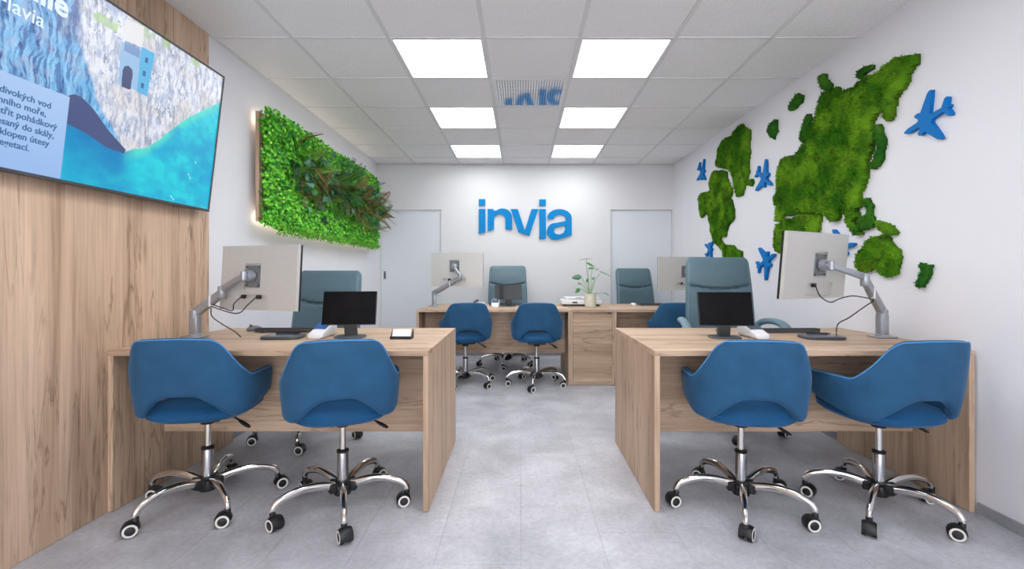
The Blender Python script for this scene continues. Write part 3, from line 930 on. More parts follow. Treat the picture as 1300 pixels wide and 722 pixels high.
# ------------------------------------------------------------------ monitors on arms
def px_at(x, y, d): return Vector(((x-CX)*d/F, d, H+(CY-y)*d/F))
def plate_recess(w, h, t, rects, depth):
    """plate in XZ, recesses on its -Y side; rects in (x0,x1,z0,z1)"""
    bm = bmesh.new()
    xs = sorted({-w/2, w/2, *[r[0] for r in rects], *[r[1] for r in rects]})
    zs = sorted({-h/2, h/2, *[r[2] for r in rects], *[r[3] for r in rects]})
    def rec(xc, zc): return any(r[0] < xc < r[1] and r[2] < zc < r[3] for r in rects)
    nx, nz = len(xs)-1, len(zs)-1
    g = {}
    def V(x, y, z):
        k = (round(x, 5), round(y, 5), round(z, 5))
        if k not in g: g[k] = bm.verts.new(k)
        return g[k]
    st = [[rec((xs[i]+xs[i+1])/2, (zs[j]+zs[j+1])/2) for j in range(nz)] for i in range(nx)]
    for i in range(nx):
        for j in range(nz):
            y = depth if st[i][j] else 0.0
            bm.faces.new([V(xs[i], y, zs[j]), V(xs[i+1], y, zs[j]), V(xs[i+1], y, zs[j+1]), V(xs[i], y, zs[j+1])])
            bm.faces.new([V(xs[i], t, zs[j]), V(xs[i], t, zs[j+1]), V(xs[i+1], t, zs[j+1]), V(xs[i+1], t, zs[j])])
            for (di, dj, p, q) in ((1, 0, (xs[i+1], zs[j]), (xs[i+1], zs[j+1])), (0, 1, (xs[i+1], zs[j+1]), (xs[i], zs[j+1])), (-1, 0, (xs[i], zs[j+1]), (xs[i], zs[j])), (0, -1, (xs[i], zs[j]), (xs[i+1], zs[j]))):
                a, b_ = i+di, j+dj
                out = not (0 <= a < nx and 0 <= b_ < nz)
                y2 = t if out else (depth if st[a][b_] else 0.0)
                if out or (st[i][j] is False and st[a][b_] is True):
                    bm.faces.new([V(p[0], y, p[1]), V(p[0], y2, p[1]), V(q[0], y2, q[1]), V(q[0], y, q[1])])
    bmesh.ops.remove_doubles(bm, verts=bm.verts[:], dist=1e-5)
    return bm
def monitor(label, c, yaw, rx, w=0.60, h=0.358, vx=0.0, vz=0.02, cables=2):
    t = thing('monitor', label, 'monitor', c, 0, 'monitors held on arms')
    t.rotation_euler = (R(rx), 0, R(yaw))
    obj('back_shell', plate_recess(w, h, 0.020, [(vx-0.058, vx+0.058, vz-0.07, vz+0.07), (vx-0.12, vx+0.12, -h/2+0.016, -h/2+0.084)], 0.013), M_silver, t, smooth=False)
    obj('bezel', bx(-w/2, w/2, 0.0202, 0.034, -h/2, h/2, 0.001), M_black, t, smooth=False)
    obj('screen', bx(-w/2+0.008, w/2-0.008, 0.0342, 0.0352, -h/2+0.012, h/2-0.008), M_glass, t, smooth=False)
    bm = bmesh.new()
    box(bm, vx-0.05, vx+0.05, 0.003, 0.0125, vz-0.06, vz+0.06, 0.002)
    for sx in (-1, 1):
        for sz in (-1, 1): lathe(bm, [(0.006, 0), (0.006, 0.006), (0.003, 0.007)], 8, 0, Matrix.Translation((vx+sx*0.042, 0.002, vz+sz*0.052)) @ Matrix.Rotation(R(90), 4, 'X'))
    obj('mount_plate', bm, M_grey, t)
    bm = bmesh.new()
    for k in range(cables):
        x = vx-0.055+0.11*k if cables > 1 else vx-0.05
        box(bm, x-0.011, x+0.011, -0.012, 0.007, -h/2+0.062, -h/2+0.084, 0.003)
    obj('plug', bm, M_black, t)
    t_m = Euler((R(rx), 0, R(yaw))).to_matrix()
    w2 = lambda p: Vector(c) + t_m @ Vector(p)
    return w2
def arm(label, base, coltop, elbow, head, plate_dir):
    """all points in world metres; head = point on the mount plate"""
    t = thing('monitor_mount', label, 'monitor mount', base, 0, 'monitor mounts')
    L = lambda p: Vector(p)-Vector(base)
    bm = bmesh.new()
    box(bm, -0.055, 0.055, -0.045, 0.045, 0.0005, 0.011, 0.004, 2)
    lathe(bm, [(0.034, 0.009), (0.034, 0.018), (0.028, 0.022)], 20)
    obj('base_plate', bm, M_arm, t)
    bm = bmesh.new()
    ct = L(coltop)
    box(bm, -0.023, 0.023, -0.023, 0.023, 0.012, ct.z-0.01, 0.006, 2)
    lathe(bm, [(0.026, ct.z-0.03), (0.028, ct.z-0.02), (0.028, ct.z+0.018), (0.02, ct.z+0.024)], 20)
    obj('column', bm, M_arm, t)
    def bar(p, q, w0, h0, w1, h1, m, name, parent):
        p, q = L(p), L(q)
        bm = bmesh.new()
        d = (q-p).normalized(); s = d.cross(Vector((0, 0, 1))).normalized(); u = s.cross(d)
        rings = []
        for f in (0.0, 0.02, 0.5, 0.98, 1.0):
            k = 0.8 if f in (0.0, 1.0) else 1
            w_, h_ = (w0+(w1-w0)*f)*k, (h0+(h1-h0)*f)*k
            rings.append([p+(q-p)*f+s*a*w_+u*b_*h_ for a, b_ in superellipse(16, 1, 1, 4)])
        loft(bm, rings)
        return obj(name, bm, m, parent)
    lo = bar(Vector(coltop)+Vector((0, 0, 0.005)), elbow, 0.020, 0.024, 0.019, 0.019, M_arm, 'lower_arm', t)
    a, b_ = Vector(coltop)+Vector((0, 0, 0.005)), Vector(elbow)
    d = (b_-a)
    cov = bar(a+d*0.12-Vector((0, 0, 0.013)), a+d*0.82-Vector((0, 0, 0.013)), 0.017, 0.018, 0.017, 0.015, M_armd, 'cover', lo)
    cb = bmesh.new(); pm = L(a+d*0.62)
    box(cb, pm.x-0.005, pm.x+0.005, pm.y-0.024, pm.y+0.024, pm.z-0.036, pm.z+0.026, 0.002)
    obj('cable_clip', cb, M_white, lo)
    bm = bmesh.new(); e = L(elbow)
    lathe(bm, [(0.018, e.z-0.035), (0.022, e.z-0.03), (0.022, e.z+0.03), (0.018, e.z+0.035)], 20, 0, Matrix.Translation((e.x, e.y, 0)))
    obj('elbow', bm, M_arm, t)
    pd = Vector(plate_dir).normalized()
    hb = Vector(head)+pd*0.055
    bar(Vector(elbow)+Vector((0, 0, 0.015)), hb, 0.016, 0.019, 0.012, 0.014, M_arm, 'upper_arm', t)
    bm = bmesh.new()
    hl = L(hb); hp = L(head)
    lathe(bm, [(0.012, -0.026), (0.017, -0.022), (0.017, 0.022), (0.012, 0.026)], 16, 0, Matrix.Translation(hl))
    rot = Vector((0, 0, 1)).rotation_difference(-pd).to_matrix().to_4x4()
    lathe(bm, [(0.014, 0.0), (0.014, 0.018), (0.030, 0.022), (0.032, 0.050)], 20, 0, Matrix.Translation(hl) @ rot)
    obj('tilt_head', bm, M_arm, t)
def cable(label, pts, r=0.003, m=None):
    bm = bmesh.new(); p0 = Vector(pts[0])
    tube(bm, [p-p0 for p in smooth_path(pts, 6)], r, 8)
    o = obj('cable', bm, m or M_black); o.location = p0
    setp(o, label, 'cable', 'black monitor cables')

# left desk
wA = monitor('silver monitor seen from behind above the left desk', (-1.452, 2.55, 1.085), -18.8, -3.5, w=0.545, vx=-0.04, vz=0.008)
hA = wA((-0.04, 0.001, 0.008)); nA = wA((-0.04, -1, 0.008))-hA
bA = Vector((-1.825, 2.59, 0.75))
colA, elA = px_at(245, 398, 2.59), px_at(282, 371, 2.58)
colA.x = bA.x
arm('grey monitor arm at the oak clad wall on the left desk', bA, colA, elA, hA, nA)
clipA = px_at(268, 386, 2.55)
pa, pb = wA((-0.10, -0.010, -0.105)), wA((0.01, -0.010, -0.105))
cable('black cable from the left monitor down to the left desk', [pb, wA((-0.01, -0.045, -0.15)), px_at(304, 397, 2.44), px_at(290, 396, 2.47), clipA+Vector((0, 0, -0.012))])
cable('shorter black cable plugged in the left monitor nearer the arm', [pa, wA((-0.115, -0.04, -0.145)), px_at(295, 394, 2.45), px_at(283, 391, 2.5), clipA+Vector((0.003, 0, 0))])
dA = px_at(306, 428.5, 2.578)
cable('black cable running from the arm clip onto the left desktop', [clipA+Vector((0.0, 0, -0.02)), px_at(269, 401, 2.54), px_at(280, 410, 2.55), px_at(297, 420, 2.56), Vector((dA.x, dA.y, 0.7535))])
# right desk
wD = monitor('silver monitor seen from behind above the right desk, before the moss map', (1.612, 2.515, 1.150), 27, 5.0, w=0.55, vx=0.03, vz=0.005, cables=1)
hD = wD((0.03, 0.001, 0.005)); nD = wD((0.03, -1, 0.005))-hD
bD = Vector((2.015, 2.58, 0.75))
colD, elD = px_at(1121, 397, 2.58), px_at(1098, 355, 2.50)
colD.x = bD.x
arm('grey monitor arm at the white wall on the right desk', bD, colD, elD, hD, nD)
clipD = px_at(1109, 380, 2.52)
cable('black cable looping from the right monitor to its arm', [wD((-0.02, -0.010, -0.105)), wD((-0.02, -0.04, -0.16)), px_at(1054, 383.5, 2.40), px_at(1066, 379, 2.42), px_at(1082, 375.5, 2.44), px_at(1100, 378, 2.49), clipD])
dD = px_at(1062, 429, 2.565)
cable('black cable dropping from the right arm to the right desktop', [clipD+Vector((0, 0, -0.008)), px_at(1095, 391, 2.5), px_at(1078, 403, 2.53), px_at(1065, 410, 2.56), px_at(1062, 418, 2.565), Vector((dD.x, dD.y, 0.7535))])
# back left
wB = monitor('silver monitor seen from behind on the back left desk', (-0.682, 4.93, 1.150), -4, 0, w=0.555, vx=-0.03, vz=0.035)
hB = wB((-0.03, 0.001, 0.035)); nB = wB((-0.03, -1, 0.035))-hB
bB = Vector((-0.935, 4.98, 0.75))
colB, elB = px_at(552.5, 372, 4.98), px_at(584, 352, 4.78)
colB.x = bB.x
arm('grey monitor arm at the left end of the back desk', bB, colB, elB, hB, nB)
# back right
wC = monitor('silver monitor partly hidden behind the largest teal office chair', (1.738, 4.93, 1.108), 5, 0, w=0.56, vx=0.03, vz=0.02)
hC = wC((0.03, 0.001, 0.02)); nC = wC((0.03, -1, 0.02))-hC
arm('grey monitor arm hidden at the right end of the back desk', (2.00, 5.0, 0.75), (2.00, 5.0, 0.93), (1.93, 4.80, 1.05), hC, nC)

# ------------------------------------------------------------------ small displays on stands
def display(label, c, base_d, w, h, yaw, tilt, zc):
    t = thing('customer_display', label, 'display', (c[0], base_d, 0.75), R(yaw), 'dark displays on stands')
    bm = bmesh.new()
    rings = [[Vector((p[0]*k, p[1]*k, z)) for p in superellipse(32, 0.085, 0.07, 3)] for k, z in ((1, 0.0005), (1, 0.006), (0.96, 0.009))]
    loft(bm, rings); obj('stand_base', bm, M_dark, t)
    bm = bmesh.new()
    hz = zc-0.75
    rings = []
    for f in range(7):
        u = f/6
        z = 0.008+u*(hz-0.02); y = 0.02-0.045*math.sin(u*PI*0.8)*0.6+0.03*u
        rings.append([Vector((a*0.036, y+b_*0.010, z)) for a, b_ in superellipse(16, 1, 1, 4)])
    loft(bm, rings); obj('neck', bm, M_dark, t)
    b = bx(-w/2, w/2, -0.006, 0.008, -h/2, h/2, 0.004, 2)
    s = obj('display_panel', b, M_black, t); s.location = (0, -0.012, hz); s.rotation_euler = (R(tilt), 0, 0)
    obj('screen', bx(-w/2+0.004, w/2-0.004, -0.0072, -0.0062, -h/2+0.004, h/2-0.004), M_glass, s, smooth=False)
display('dark glossy customer display on a stand on the left desk', (-0.96, 0), 2.60, 0.292, 0.190, 6, -14, 0.915)
display('dark glossy customer display on a stand on the right desk', (1.135, 0), 2.58, 0.292, 0.190, -6, -14, 0.912)
display('small dark display on a stand on the back desk before the teal chair', (-0.14, 0), 5.03, 0.295, 0.160, 0, -5, 0.905)

# ------------------------------------------------------------------ desk clutter
def terminal(label, loc, yaw, scr, s=1.0):
    t = thing('payment_terminal', label, 'terminal', loc, R(yaw), 'white payment terminals')
    bm = bmesh.new()
    rings = []
    for y, h0, h1, w in ((-0.085, 0.001, 0.018, 0.030), (-0.078, 0.0, 0.028, 0.037), (-0.02, 0.0, 0.048, 0.038), (0.05, 0.0, 0.072, 0.040), (0.078, 0.0, 0.078, 0.040), (0.085, 0.004, 0.066, 0.034)):
        m, hh = (h0+h1)/2, (h1-h0)/2
        rings.append([Vector((a*w*s, y*s, (m+b_*hh)*s)) for a, b_ in superellipse(20, 1, 1, 4)])
    loft(bm, rings); obj('body', bm, M_white, t)
    bm = bmesh.new()
    def pt(x, y): return Vector((x*s, y*s, (0.0304+(y+0.078)*0.3105+0.0012)*s))
    for (y0, y1, w) in ((-0.035, 0.060, 0.031),):
        vs = [pt(-w, y0), pt(w, y0), pt(w, y1), pt(-w, y1)]
        lo = [v-Vector((0, 0, 0.004)) for v in vs]
        a = [bm.verts.new(v) for v in vs]; b_ = [bm.verts.new(v) for v in lo]
        bm.faces.new(a); bm.faces.new(b_[::-1])
        for i in range(4): bm.faces.new((a[i], b_[i], b_[(i+1) % 4], a[(i+1) % 4]))
    obj('screen', bm, scr, t, smooth=False)
terminal('white payment terminal with a blue screen on the left desk', (-1.125, 2.62, 0.7505), -2, M_screenblue, 1.12)
terminal('white payment terminal with a grey screen on the right desk', (1.305, 2.60, 0.7505), 4, M_screengrey, 1.12)
terminal('small white payment terminal with a dark screen on the back desk', (-0.275, 4.95, 0.7505), 0, M_screengrey, 1.1)

def mouse(label, loc, yaw, m):
    bm = bmesh.new(); rings = []
    for i in range(9):
        u = i/8; k = math.sin(PI*min(1, max(0.06, u*0.94+0.03)))**0.45
        rings.append([Vector((a*0.030*k, -0.052+0.104*u, 0.0005+(0.5+b_*0.5)*0.036*k*(0.75+0.25*u))) for a, b_ in superellipse(14, 1, 1, 2.4)])
    loft(bm, rings)
    t = thing('computer_mouse', label, 'mouse', loc, R(yaw), 'computer mice')
    obj('body', bm, m, t)
    bm = bmesh.new(); lathe(bm, [(0.004, -0.003), (0.007, -0.0025), (0.007, 0.0025), (0.004, 0.003)], 12, 0, Matrix.Translation((0, 0.028, 0.0335)) @ Matrix.Rotation(R(90), 4, 'Y'))
    obj('wheel', bm, M_black, t)
mouse('grey computer mouse at the back left corner of the left desk', (-1.67, 2.90, 0.7505), 160, M_grey)
mouse('white computer mouse on the back right desk', (1.25, 5.15, 0.7505), 180, M_white)
mouse('grey computer mouse half hidden behind the display on the right desk', (1.215, 2.80, 0.7505), 180, M_grey)

def keyboard(label, loc, yaw, w=0.43, d=0.125, zt=0.0):
    t = thing('keyboard', label, 'keyboard', loc, R(yaw), 'dark keyboards')
    bm = bmesh.new()
    prism(bm, [(-d/2, 0.003), (d/2, 0.003), (d/2, 0.010), (-d/2, 0.026)], lambda p: (-w/2, p[0], p[1]), lambda p: (w/2, p[0], p[1]))
    obj('body', bm, M_dark, t, smooth=False)
    bm = bmesh.new()
    for s in (-1, 1): box(bm, s*(w/2-0.04)-0.01, s*(w/2-0.04)+0.01, -d/2+0.004, -d/2+0.012, 0.0, 0.0035)
    obj('foot', bm, M_black, t, smooth=False)
    V, Fq = [], []
    bm = bmesh.new()
    for r in range(5):
        for c_ in range(18):
            x0 = -w/2+0.010+c_*(w-0.02)/18; y0 = -d/2+0.009+r*(d-0.018)/5
            z = 0.026-(y0+d/2)*0.128
            box(bm, x0+0.001, x0+(w-0.02)/18-0.001, y0+0.001, y0+(d-0.018)/5-0.001, z-0.003, z+0.0022)
    o = obj('keys', bm, M_black, t, smooth=False); o['kind'] = 'stuff'
keyboard('dark keyboard behind the signature pad on the left desk', (-1.395, 2.86, 0.7505), 0)
keyboard('dark keyboard at the rear edge of the right desk', (1.585, 2.84, 0.7505), 2)
keyboard('dark keyboard at the far side of the back left desk', (-0.14, 5.22, 0.7505), 0)
keyboard('dark keyboard on the back right desk beside the white mouse', (1.53, 5.20, 0.7505), 0)

def sigpad(label, loc, yaw, group='signature pads with pens'):
    t = thing('signature_pad', label, 'signature pad', loc, R(yaw), group)
    bm = bmesh.new()
    rings = [[Vector((p[0]*k, p[1]*k, z)) for p in superellipse(32, 0.105, 0.075, 5)] for k, z in ((0.97, 0.0), (1, 0.003), (1, 0.012), (0.97, 0.016))]
    loft(bm, rings); obj('body', bm, M_dark, t)
    obj('screen', bx(-0.075, 0.075, -0.045, 0.05, 0.0162, 0.0172), M_screengrey, t, smooth=False)
    return t
sigpad('dark signature pad with a pen lying on the left desk', (-1.315, 2.56, 0.7505), 3)
sigpad('dark signature pad lying on the right desk before the monitor', (1.655, 2.55, 0.7505), -4)
def pen(label, p, q):
    bm = bmesh.new(); p, q = Vector(p), Vector(q)
    tube(bm, [Vector(), (q-p)*0.04, (q-p)*0.85, q-p], [0.002, 0.0042, 0.0045, 0.0015], 8)
    o = obj('pen', bm, M_black); o.location = p; setp(o, label, 'pen', 'pens on signature pads')
pen('black pen resting on the signature pad of the left desk', (-1.38, 2.60, 0.7725), (-1.245, 2.608, 0.7725))
pen('black pen resting on the signature pad of the right desk', (1.60, 2.60, 0.7725), (1.735, 2.59, 0.7725))

# business card holder
t = thing('card_holder', 'dark card holder at the aisle end of the left desk', 'card holder', (-0.655, 2.545, 0.7505))
bm = bmesh.new()
box(bm, -0.058, 0.058, -0.03, 0.03, 0, 0.004, 0.001); box(bm, -0.058, 0.058, -0.034, -0.030, 0, 0.016, 0.001)
obj('tray', bm, M_black, t, smooth=False)
bm = bmesh.new()
for s in (-1, 1): prism(bm, [(-0.03, 0.003), (0.03, 0.003), (0.03, 0.05), (0.02, 0.05)], lambda p: (s*0.056-0.002, p[0], p[1]), lambda p: (s*0.056+0.002, p[0], p[1]))
obj('side_wing', bm, M_black, t, smooth=False)
bm = bx(-0.050, 0.050, 0, 0.010, 0, 0.052, 0.0008)
o = obj('business_cards', bm, M_paper, None, smooth=False); o.location = (-0.655, 2.522, 0.7555); o.rotation_euler = (R(-26), 0, 0)
setp(o, 'stack of white business cards standing in the dark holder', 'cards')

# small white phone and other things on the back desks
t = thing('desk_phone', 'small white phone on the back desk behind the left blue chair', 'phone', (-0.46, 5.0, 0.7505), R(-15))
bm = bmesh.new()
prism(bm, [(-0.05, 0.0), (0.05, 0.0), (0.05, 0.045), (-0.05, 0.015)], lambda p: (-0.055, p[0], p[1]), lambda p: (0.055, p[0], p[1]))
obj('body', bm, M_white, t, smooth=False)
bm = bmesh.new(); tube(bm, smooth_path([(-0.03, -0.05, 0.045), (-0.032, -0.02, 0.055), (-0.032, 0.03, 0.065), (-0.03, 0.06, 0.062)], 3), 0.012, 10); obj('handset', bm, M_dark, t)
t = thing('document_scanner', 'flat white scanner with a dark base behind the potted plant', 'scanner', (0.668, 5.14, 0.7505))
obj('base', bx(-0.20, 0.19, -0.10, 0.12, 0.0, 0.02, 0.004), M_black, t, smooth=False)
obj('body', bx(-0.225, 0.21, -0.11, 0.13, 0.021, 0.072, 0.008, 2), M_white, t)
obj('lid', bx(-0.19, 0.19, -0.095, 0.12, 0.076, 0.098, 0.008, 2), M_white, t)
bm = bmesh.new(); box(bm, -0.11, -0.055, -0.115, -0.109, 0.034, 0.050, 0.002); box(bm, -0.07, -0.01, -0.098, -0.094, 0.09, 0.096, 0.001)
obj('button', bm, M_dark, t, smooth=False)

# potted plant
def leaf_blade(L, W, droop=0.3, n=9, split=False):
    """leaf along +Y from origin, slight fold; returns verts, faces"""
    V, Fq = [], []
    for i in range(n+1):
        u = i/n
        w = W*math.sin(PI*min(1, u**0.75))**0.75*(1-0.15*u) if 0 < u < 1 else 0.001
        if split and i % 3 == 2: w *= 0.55
        y = L*u; z = -droop*L*u*u
        V += [(-w, y, z+0.12*w), (0, y, z-0.05*W), (w, y, z+0.12*w)]
    for i in range(n):
        a = i*3
        Fq += [(a, a+1, a+4, a+3), (a+1, a+2, a+5, a+4)]
    return V, Fq
def leaf_obj(name, V, Fq, M, cols, parent, mat):
    me = bpy.data.meshes.new(name)
    me.from_pydata([tuple(M @ Vector(v)) for v in V], [], Fq)
    ca = me.color_attributes.new('tint', 'FLOAT_COLOR', 'POINT')
    for i, v in enumerate(V):
        k = cols[0] if (v[0] == 0) else cols[1]
        ca.data[i].color = (*k, 1)
    o = link(name, me, mat, parent)
    md = o.modifiers.new('thickness', 'SOLIDIFY'); md.thickness = 0.0012
    return o
t = thing('potted_plant', 'small leafy plant in a cream pot on the oak cabinet', 'plant', (0.742, 4.95, 0.7505))
bm = bmesh.new()
lathe(bm, [(0.055, 0.0), (0.058, 0.003), (0.063, 0.138), (0.063, 0.143), (0.057, 0.143), (0.056, 0.125)], 32)
obj('pot', bm, M_pot, t)
bm = bmesh.new(); lathe(bm, [(0.05, 0.10), (0.0555, 0.130), (0.03, 0.138)], 20); obj('soil', bm, M_soil, t)
gc = (Lc((56, 140, 60)), Lc((44, 112, 56))); gd = (Lc((100, 150, 110)), Lc((60, 110, 78)))
def ppt(x, y, dy=0.0):   # photo px of crop (700,320) scale 9.022 -> local
    return px_at(700+x/9.022, 320+y/9.022, 4.95+dy)-Vector((0.742, 4.95, 0.7505))
bm_s = bmesh.new()
stems = [((440, 465), (380, 350), (345, 280), 0.02), ((430, 465), (425, 300), (420, 190), -0.02), ((450, 465), (455, 300), (470, 180), 0.03), ((455, 460), (505, 320), (555, 245), -0.03), ((445, 465), (480, 340), (495, 290), 0.0),
         ((430, 465), (360, 430), (325, 420), -0.03), ((435, 465), (415, 380), (412, 330), 0.04), ((470, 460), (545, 470), (600, 465), 0.02), ((440, 465), (405, 200), (400, 75), 0.01), ((425, 465), (380, 400), (345, 360), 0.03)]
for a, b_, c_, dy in stems:
    tube(bm_s, smooth_path([ppt(*a)-Vector((0, 0, 0.01)), ppt(*b_, dy*0.6), ppt(*c_, dy)], 4), 0.0028, 6)
M_stem = plain('stem_green', (110, 160, 70), 0.5)
obj('stems', bm_s, M_stem, t)
leaves = [((345, 280), (235, 295), 0.030, gd, 0.02, 1.0), ((400, 120), (500, 165), 0.016, gc, -0.02, 0.5), ((545, 220), (690, 265), 0.010, gd, -0.03, 0.3), ((495, 290), (465, 310), 0.008, gd, 0, 0.6), ((325, 415), (275, 465), 0.022, gc, -0.03, 0.9),
          ((412, 345), (415, 300), 0.016, gc, 0.04, 0.8), ((600, 462), (665, 495), 0.008, gd, 0.02, 0.3), ((315, 92), (480, 55), 0.009, gd, 0.01, 0.25), ((300, 355), (350, 365), 0.014, gc, 0.03, 0.5), ((420, 185), (500, 180), 0.016, gc, 0.0, 0.5), ((500, 205), (545, 190), 0.008, gd, 0, 0.4)]
for a, b_, W, cc, dy, face in leaves:
    p, q = ppt(*a, dy), ppt(*b_, dy-0.02)
    d = q-p; L = d.length; y_ = d.normalized()
    nn = Vector((0, -face, 1-face*0.9)); nn = (nn - y_*nn.dot(y_)).normalized(); x_ = y_.cross(nn)
    M = Matrix.Identity(4); M.col[0] = (*x_, 0); M.col[1] = (*y_, 0); M.col[2] = (*nn, 0); M.col[3] = (*p, 1)
    V, Fq = leaf_blade(L, max(W, 0.014 if face > 0.4 else W*1.4), 0.1)
    leaf_obj('leaf', V, Fq, M, cc, t, M_leaf)

# ------------------------------------------------------------------ planting frame on the left wall
gw = thing('green_wall', 'backlit panel of bright green leaves and ferns on the left wall', 'plant wall', (XL, 4.565, 1.87))
Y0, Y1, Z0, Z1 = 3.29, 5.84, 1.48, 2.266
LO = Vector((XL, 4.565, 1.87))
def gbox(x0, x1, y0, y1, z0, z1, bev=0.0): return bx(x0-LO.x, x1-LO.x, y0-LO.y, y1-LO.y, z0-LO.z, z1-LO.z, bev)
bm = gbox(XL+0.045, XL+0.070, Y0, Y1, Z0, Z1, 0.001)
for yy in (Y0+0.3, Y1-0.3): 
    b2 = gbox(XL, XL+0.045, yy-0.02, yy+0.02, Z0+0.3, Z1-0.3); me = bpy.data.meshes.new('t'); b2.to_mesh(me); b2.free(); bm.from_mesh(me)
obj('backing_board', bm, M_wz, gw, smooth=False)
bm = bmesh.new()
for a in ((Y0+0.04, Y1-0.04, Z0+0.03, Z0+0.045), (Y0+0.04, Y1-0.04, Z1-0.045, Z1-0.03)):
    box(bm, XL+0.03-LO.x, XL+0.044-LO.x, a[0]-LO.y, a[1]-LO.y, a[2]-LO.z, a[3]-LO.z)
obj('light_strip', bm, M_led, gw, smooth=False)
def scatter_leaves(name, pts, L, W, cols, nrm0=(1, 0, 0), spread=0.9, fold=0.25, kink=0.25):
    """many small folded leaves: pts Nx3 (local), L,W arrays, cols Nx3"""
    n = len(pts)
    nr = np.tile(np.array(nrm0, float), (n, 1)) + rng.normal(0, spread, (n, 3)); nr /= np.linalg.norm(nr, axis=1)[:, None]
    d = rng.normal(0, 1, (n, 3)) + np.array([0.4, 0, 0.15]); d -= nr*(d*nr).sum(1)[:, None]; d /= np.linalg.norm(d, axis=1)[:, None]
    s = np.cross(d, nr)
    L = L[:, None]; W = W[:, None]
    p0 = pts; p1 = pts+d*L*0.5+s*W*0.5+nr*W*fold; p2 = pts+d*L+nr*L*kink*-0.3; p3 = pts+d*L*0.5-s*W*0.5+nr*W*fold
    m1 = pts+d*L*0.5
    V = np.stack([p0, p1, p2, p3, m1], 1).reshape(-1, 3)
    b_ = (np.arange(n)*5)[:, None]
    Ft = np.concatenate([b_+np.array([[0, 1, 4]]), b_+np.array([[1, 2, 4]]), b_+np.array([[2, 3, 4]]), b_+np.array([[3, 0, 4]])], 0)
    cc = np.repeat(cols, 5, axis=0)
    me = mesh_np(name, V, Ft, cc)
    return me
n = 24000
yy = rng.uniform(Y0-0.004, Y1-0.01, n); zz = rng.uniform(Z0-0.03, Z1+0.02, n)
# clumpy depth
cl_ = fbm(yy*12, zz*12, 3)
xx = XL+0.075+rng.uniform(0, 1, n)**0.6*(0.035+0.085*cl_)
pts = np.stack([xx, yy, zz], 1)-np.array(LO)
base = np.array([Lc((70, 176, 30)), Lc((112, 208, 42)), Lc((150, 228, 70)), Lc((36, 120, 30)), Lc((88, 192, 46))])
w_ = rng.integers(0, 5, n); deep = np.clip((xx-XL-0.075)/0.10, 0, 1)[:, None]
cols_ = base[w_]*(0.75+0.45*rng.uniform(0, 1, (n, 1)))
o = link('small_leaves', scatter_leaves('small_leaves', pts, rng.uniform(0.024, 0.038, n), rng.uniform(0.018, 0.028, n), cols_, (1, -0.6, 0.2), 0.6), M_leaf, gw, smooth=False)
o['kind'] = 'stuff'
# tiny twigs hanging beyond the lower edge
n = 2600
yy = rng.uniform(Y0+0.15, Y1-0.02, n); zz = Z0-0.02-rng.uniform(0, 1, n)**2*0.05
pts = np.stack([XL+0.08+rng.uniform(0, 0.09, n), yy, zz], 1)-np.array(LO)
o = link('fringe_leaves', scatter_leaves('fringe_leaves', pts, rng.uniform(0.02, 0.035, n), rng.uniform(0.008, 0.014, n), np.array(Lc((120, 200, 50)))*rng.uniform(0.6, 1.1, (n, 1)), (1, -0.4, 0.2), 0.7), M_leaf, gw, smooth=False)
o['kind'] = 'stuff'
# fern fronds and ivy leaves as single parts
def frond(L, npin, pl, col, col2, droop):
    V, Fq, cc = [], [], []
    sp = [Vector((0, L*u, -droop*L*u*u)) for u in [i/12 for i in range(13)]]
    for i in range(12):
        a, b_ = sp[i], sp[i+1]; k = len(V)
        V += [tuple(a+Vector((-0.0016, 0, 0))), tuple(a+Vector((0.0016, 0, 0))), tuple(b_+Vector((0.0012, 0, 0))), tuple(b_+Vector((-0.0012, 0, 0)))]
        Fq.append((k, k+1, k+2, k+3)); cc += [col2]*4
    for i in range(npin):
        u = 0.12+0.88*i/npin; p = Vector((0, L*u, -droop*L*u*u)); l = pl*math.sin(PI*min(0.97, (u*0.85+0.12)))**0.7
        for s in (-1, 1):
            d = Vector((s*math.cos(R(35)), math.sin(R(35)), -0.15)); w = 0.22*pl+0.002
            k = len(V)
            V += [tuple(p), tuple(p+d*l*0.5+Vector((0, w*0.5, 0.002))), tuple(p+d*l), tuple(p+d*l*0.5-Vector((0, w*0.5, -0.002)))]
            Fq.append((k, k+1, k+2, k+3)); cc += [col, col, col2, col]
    return V, Fq, cc
def place(name, V, Fq, cc, pos, dirv, nv, parent, mat=None):
    y_ = Vector(dirv).normalized(); nn = Vector(nv); nn = (nn-y_*nn.dot(y_)).normalized(); x_ = y_.cross(nn)
    M = Matrix.Identity(4); M.col[0] = (*x_, 0); M.col[1] = (*y_, 0); M.col[2] = (*nn, 0); M.col[3] = (*(Vector(pos)-LO), 1)
    me = bpy.data.meshes.new(name)
    me.from_pydata([tuple(M @ Vector(v)) for v in V], [], Fq)
    ca = me.color_attributes.new('tint', 'FLOAT_COLOR', 'POINT')
    ca.data.foreach_set('color', [q for c_ in cc for q in (*c_, 1.0)])
    return link(name, me, mat or M_leaf, parent, smooth=False)
def gpos(u, v, x): return (XL+x, Y0+(Y1-Y0)*u, Z0+(Z1-Z0)*v)
fern_c = [(Lc((46, 108, 40)), Lc((30, 72, 30))), (Lc((112, 92, 48)), Lc((84, 62, 36))), (Lc((98, 140, 50)), Lc((70, 100, 36))), (Lc((54, 96, 74)), Lc((36, 70, 54))), (Lc((120, 82, 60)), Lc((88, 58, 46)))]
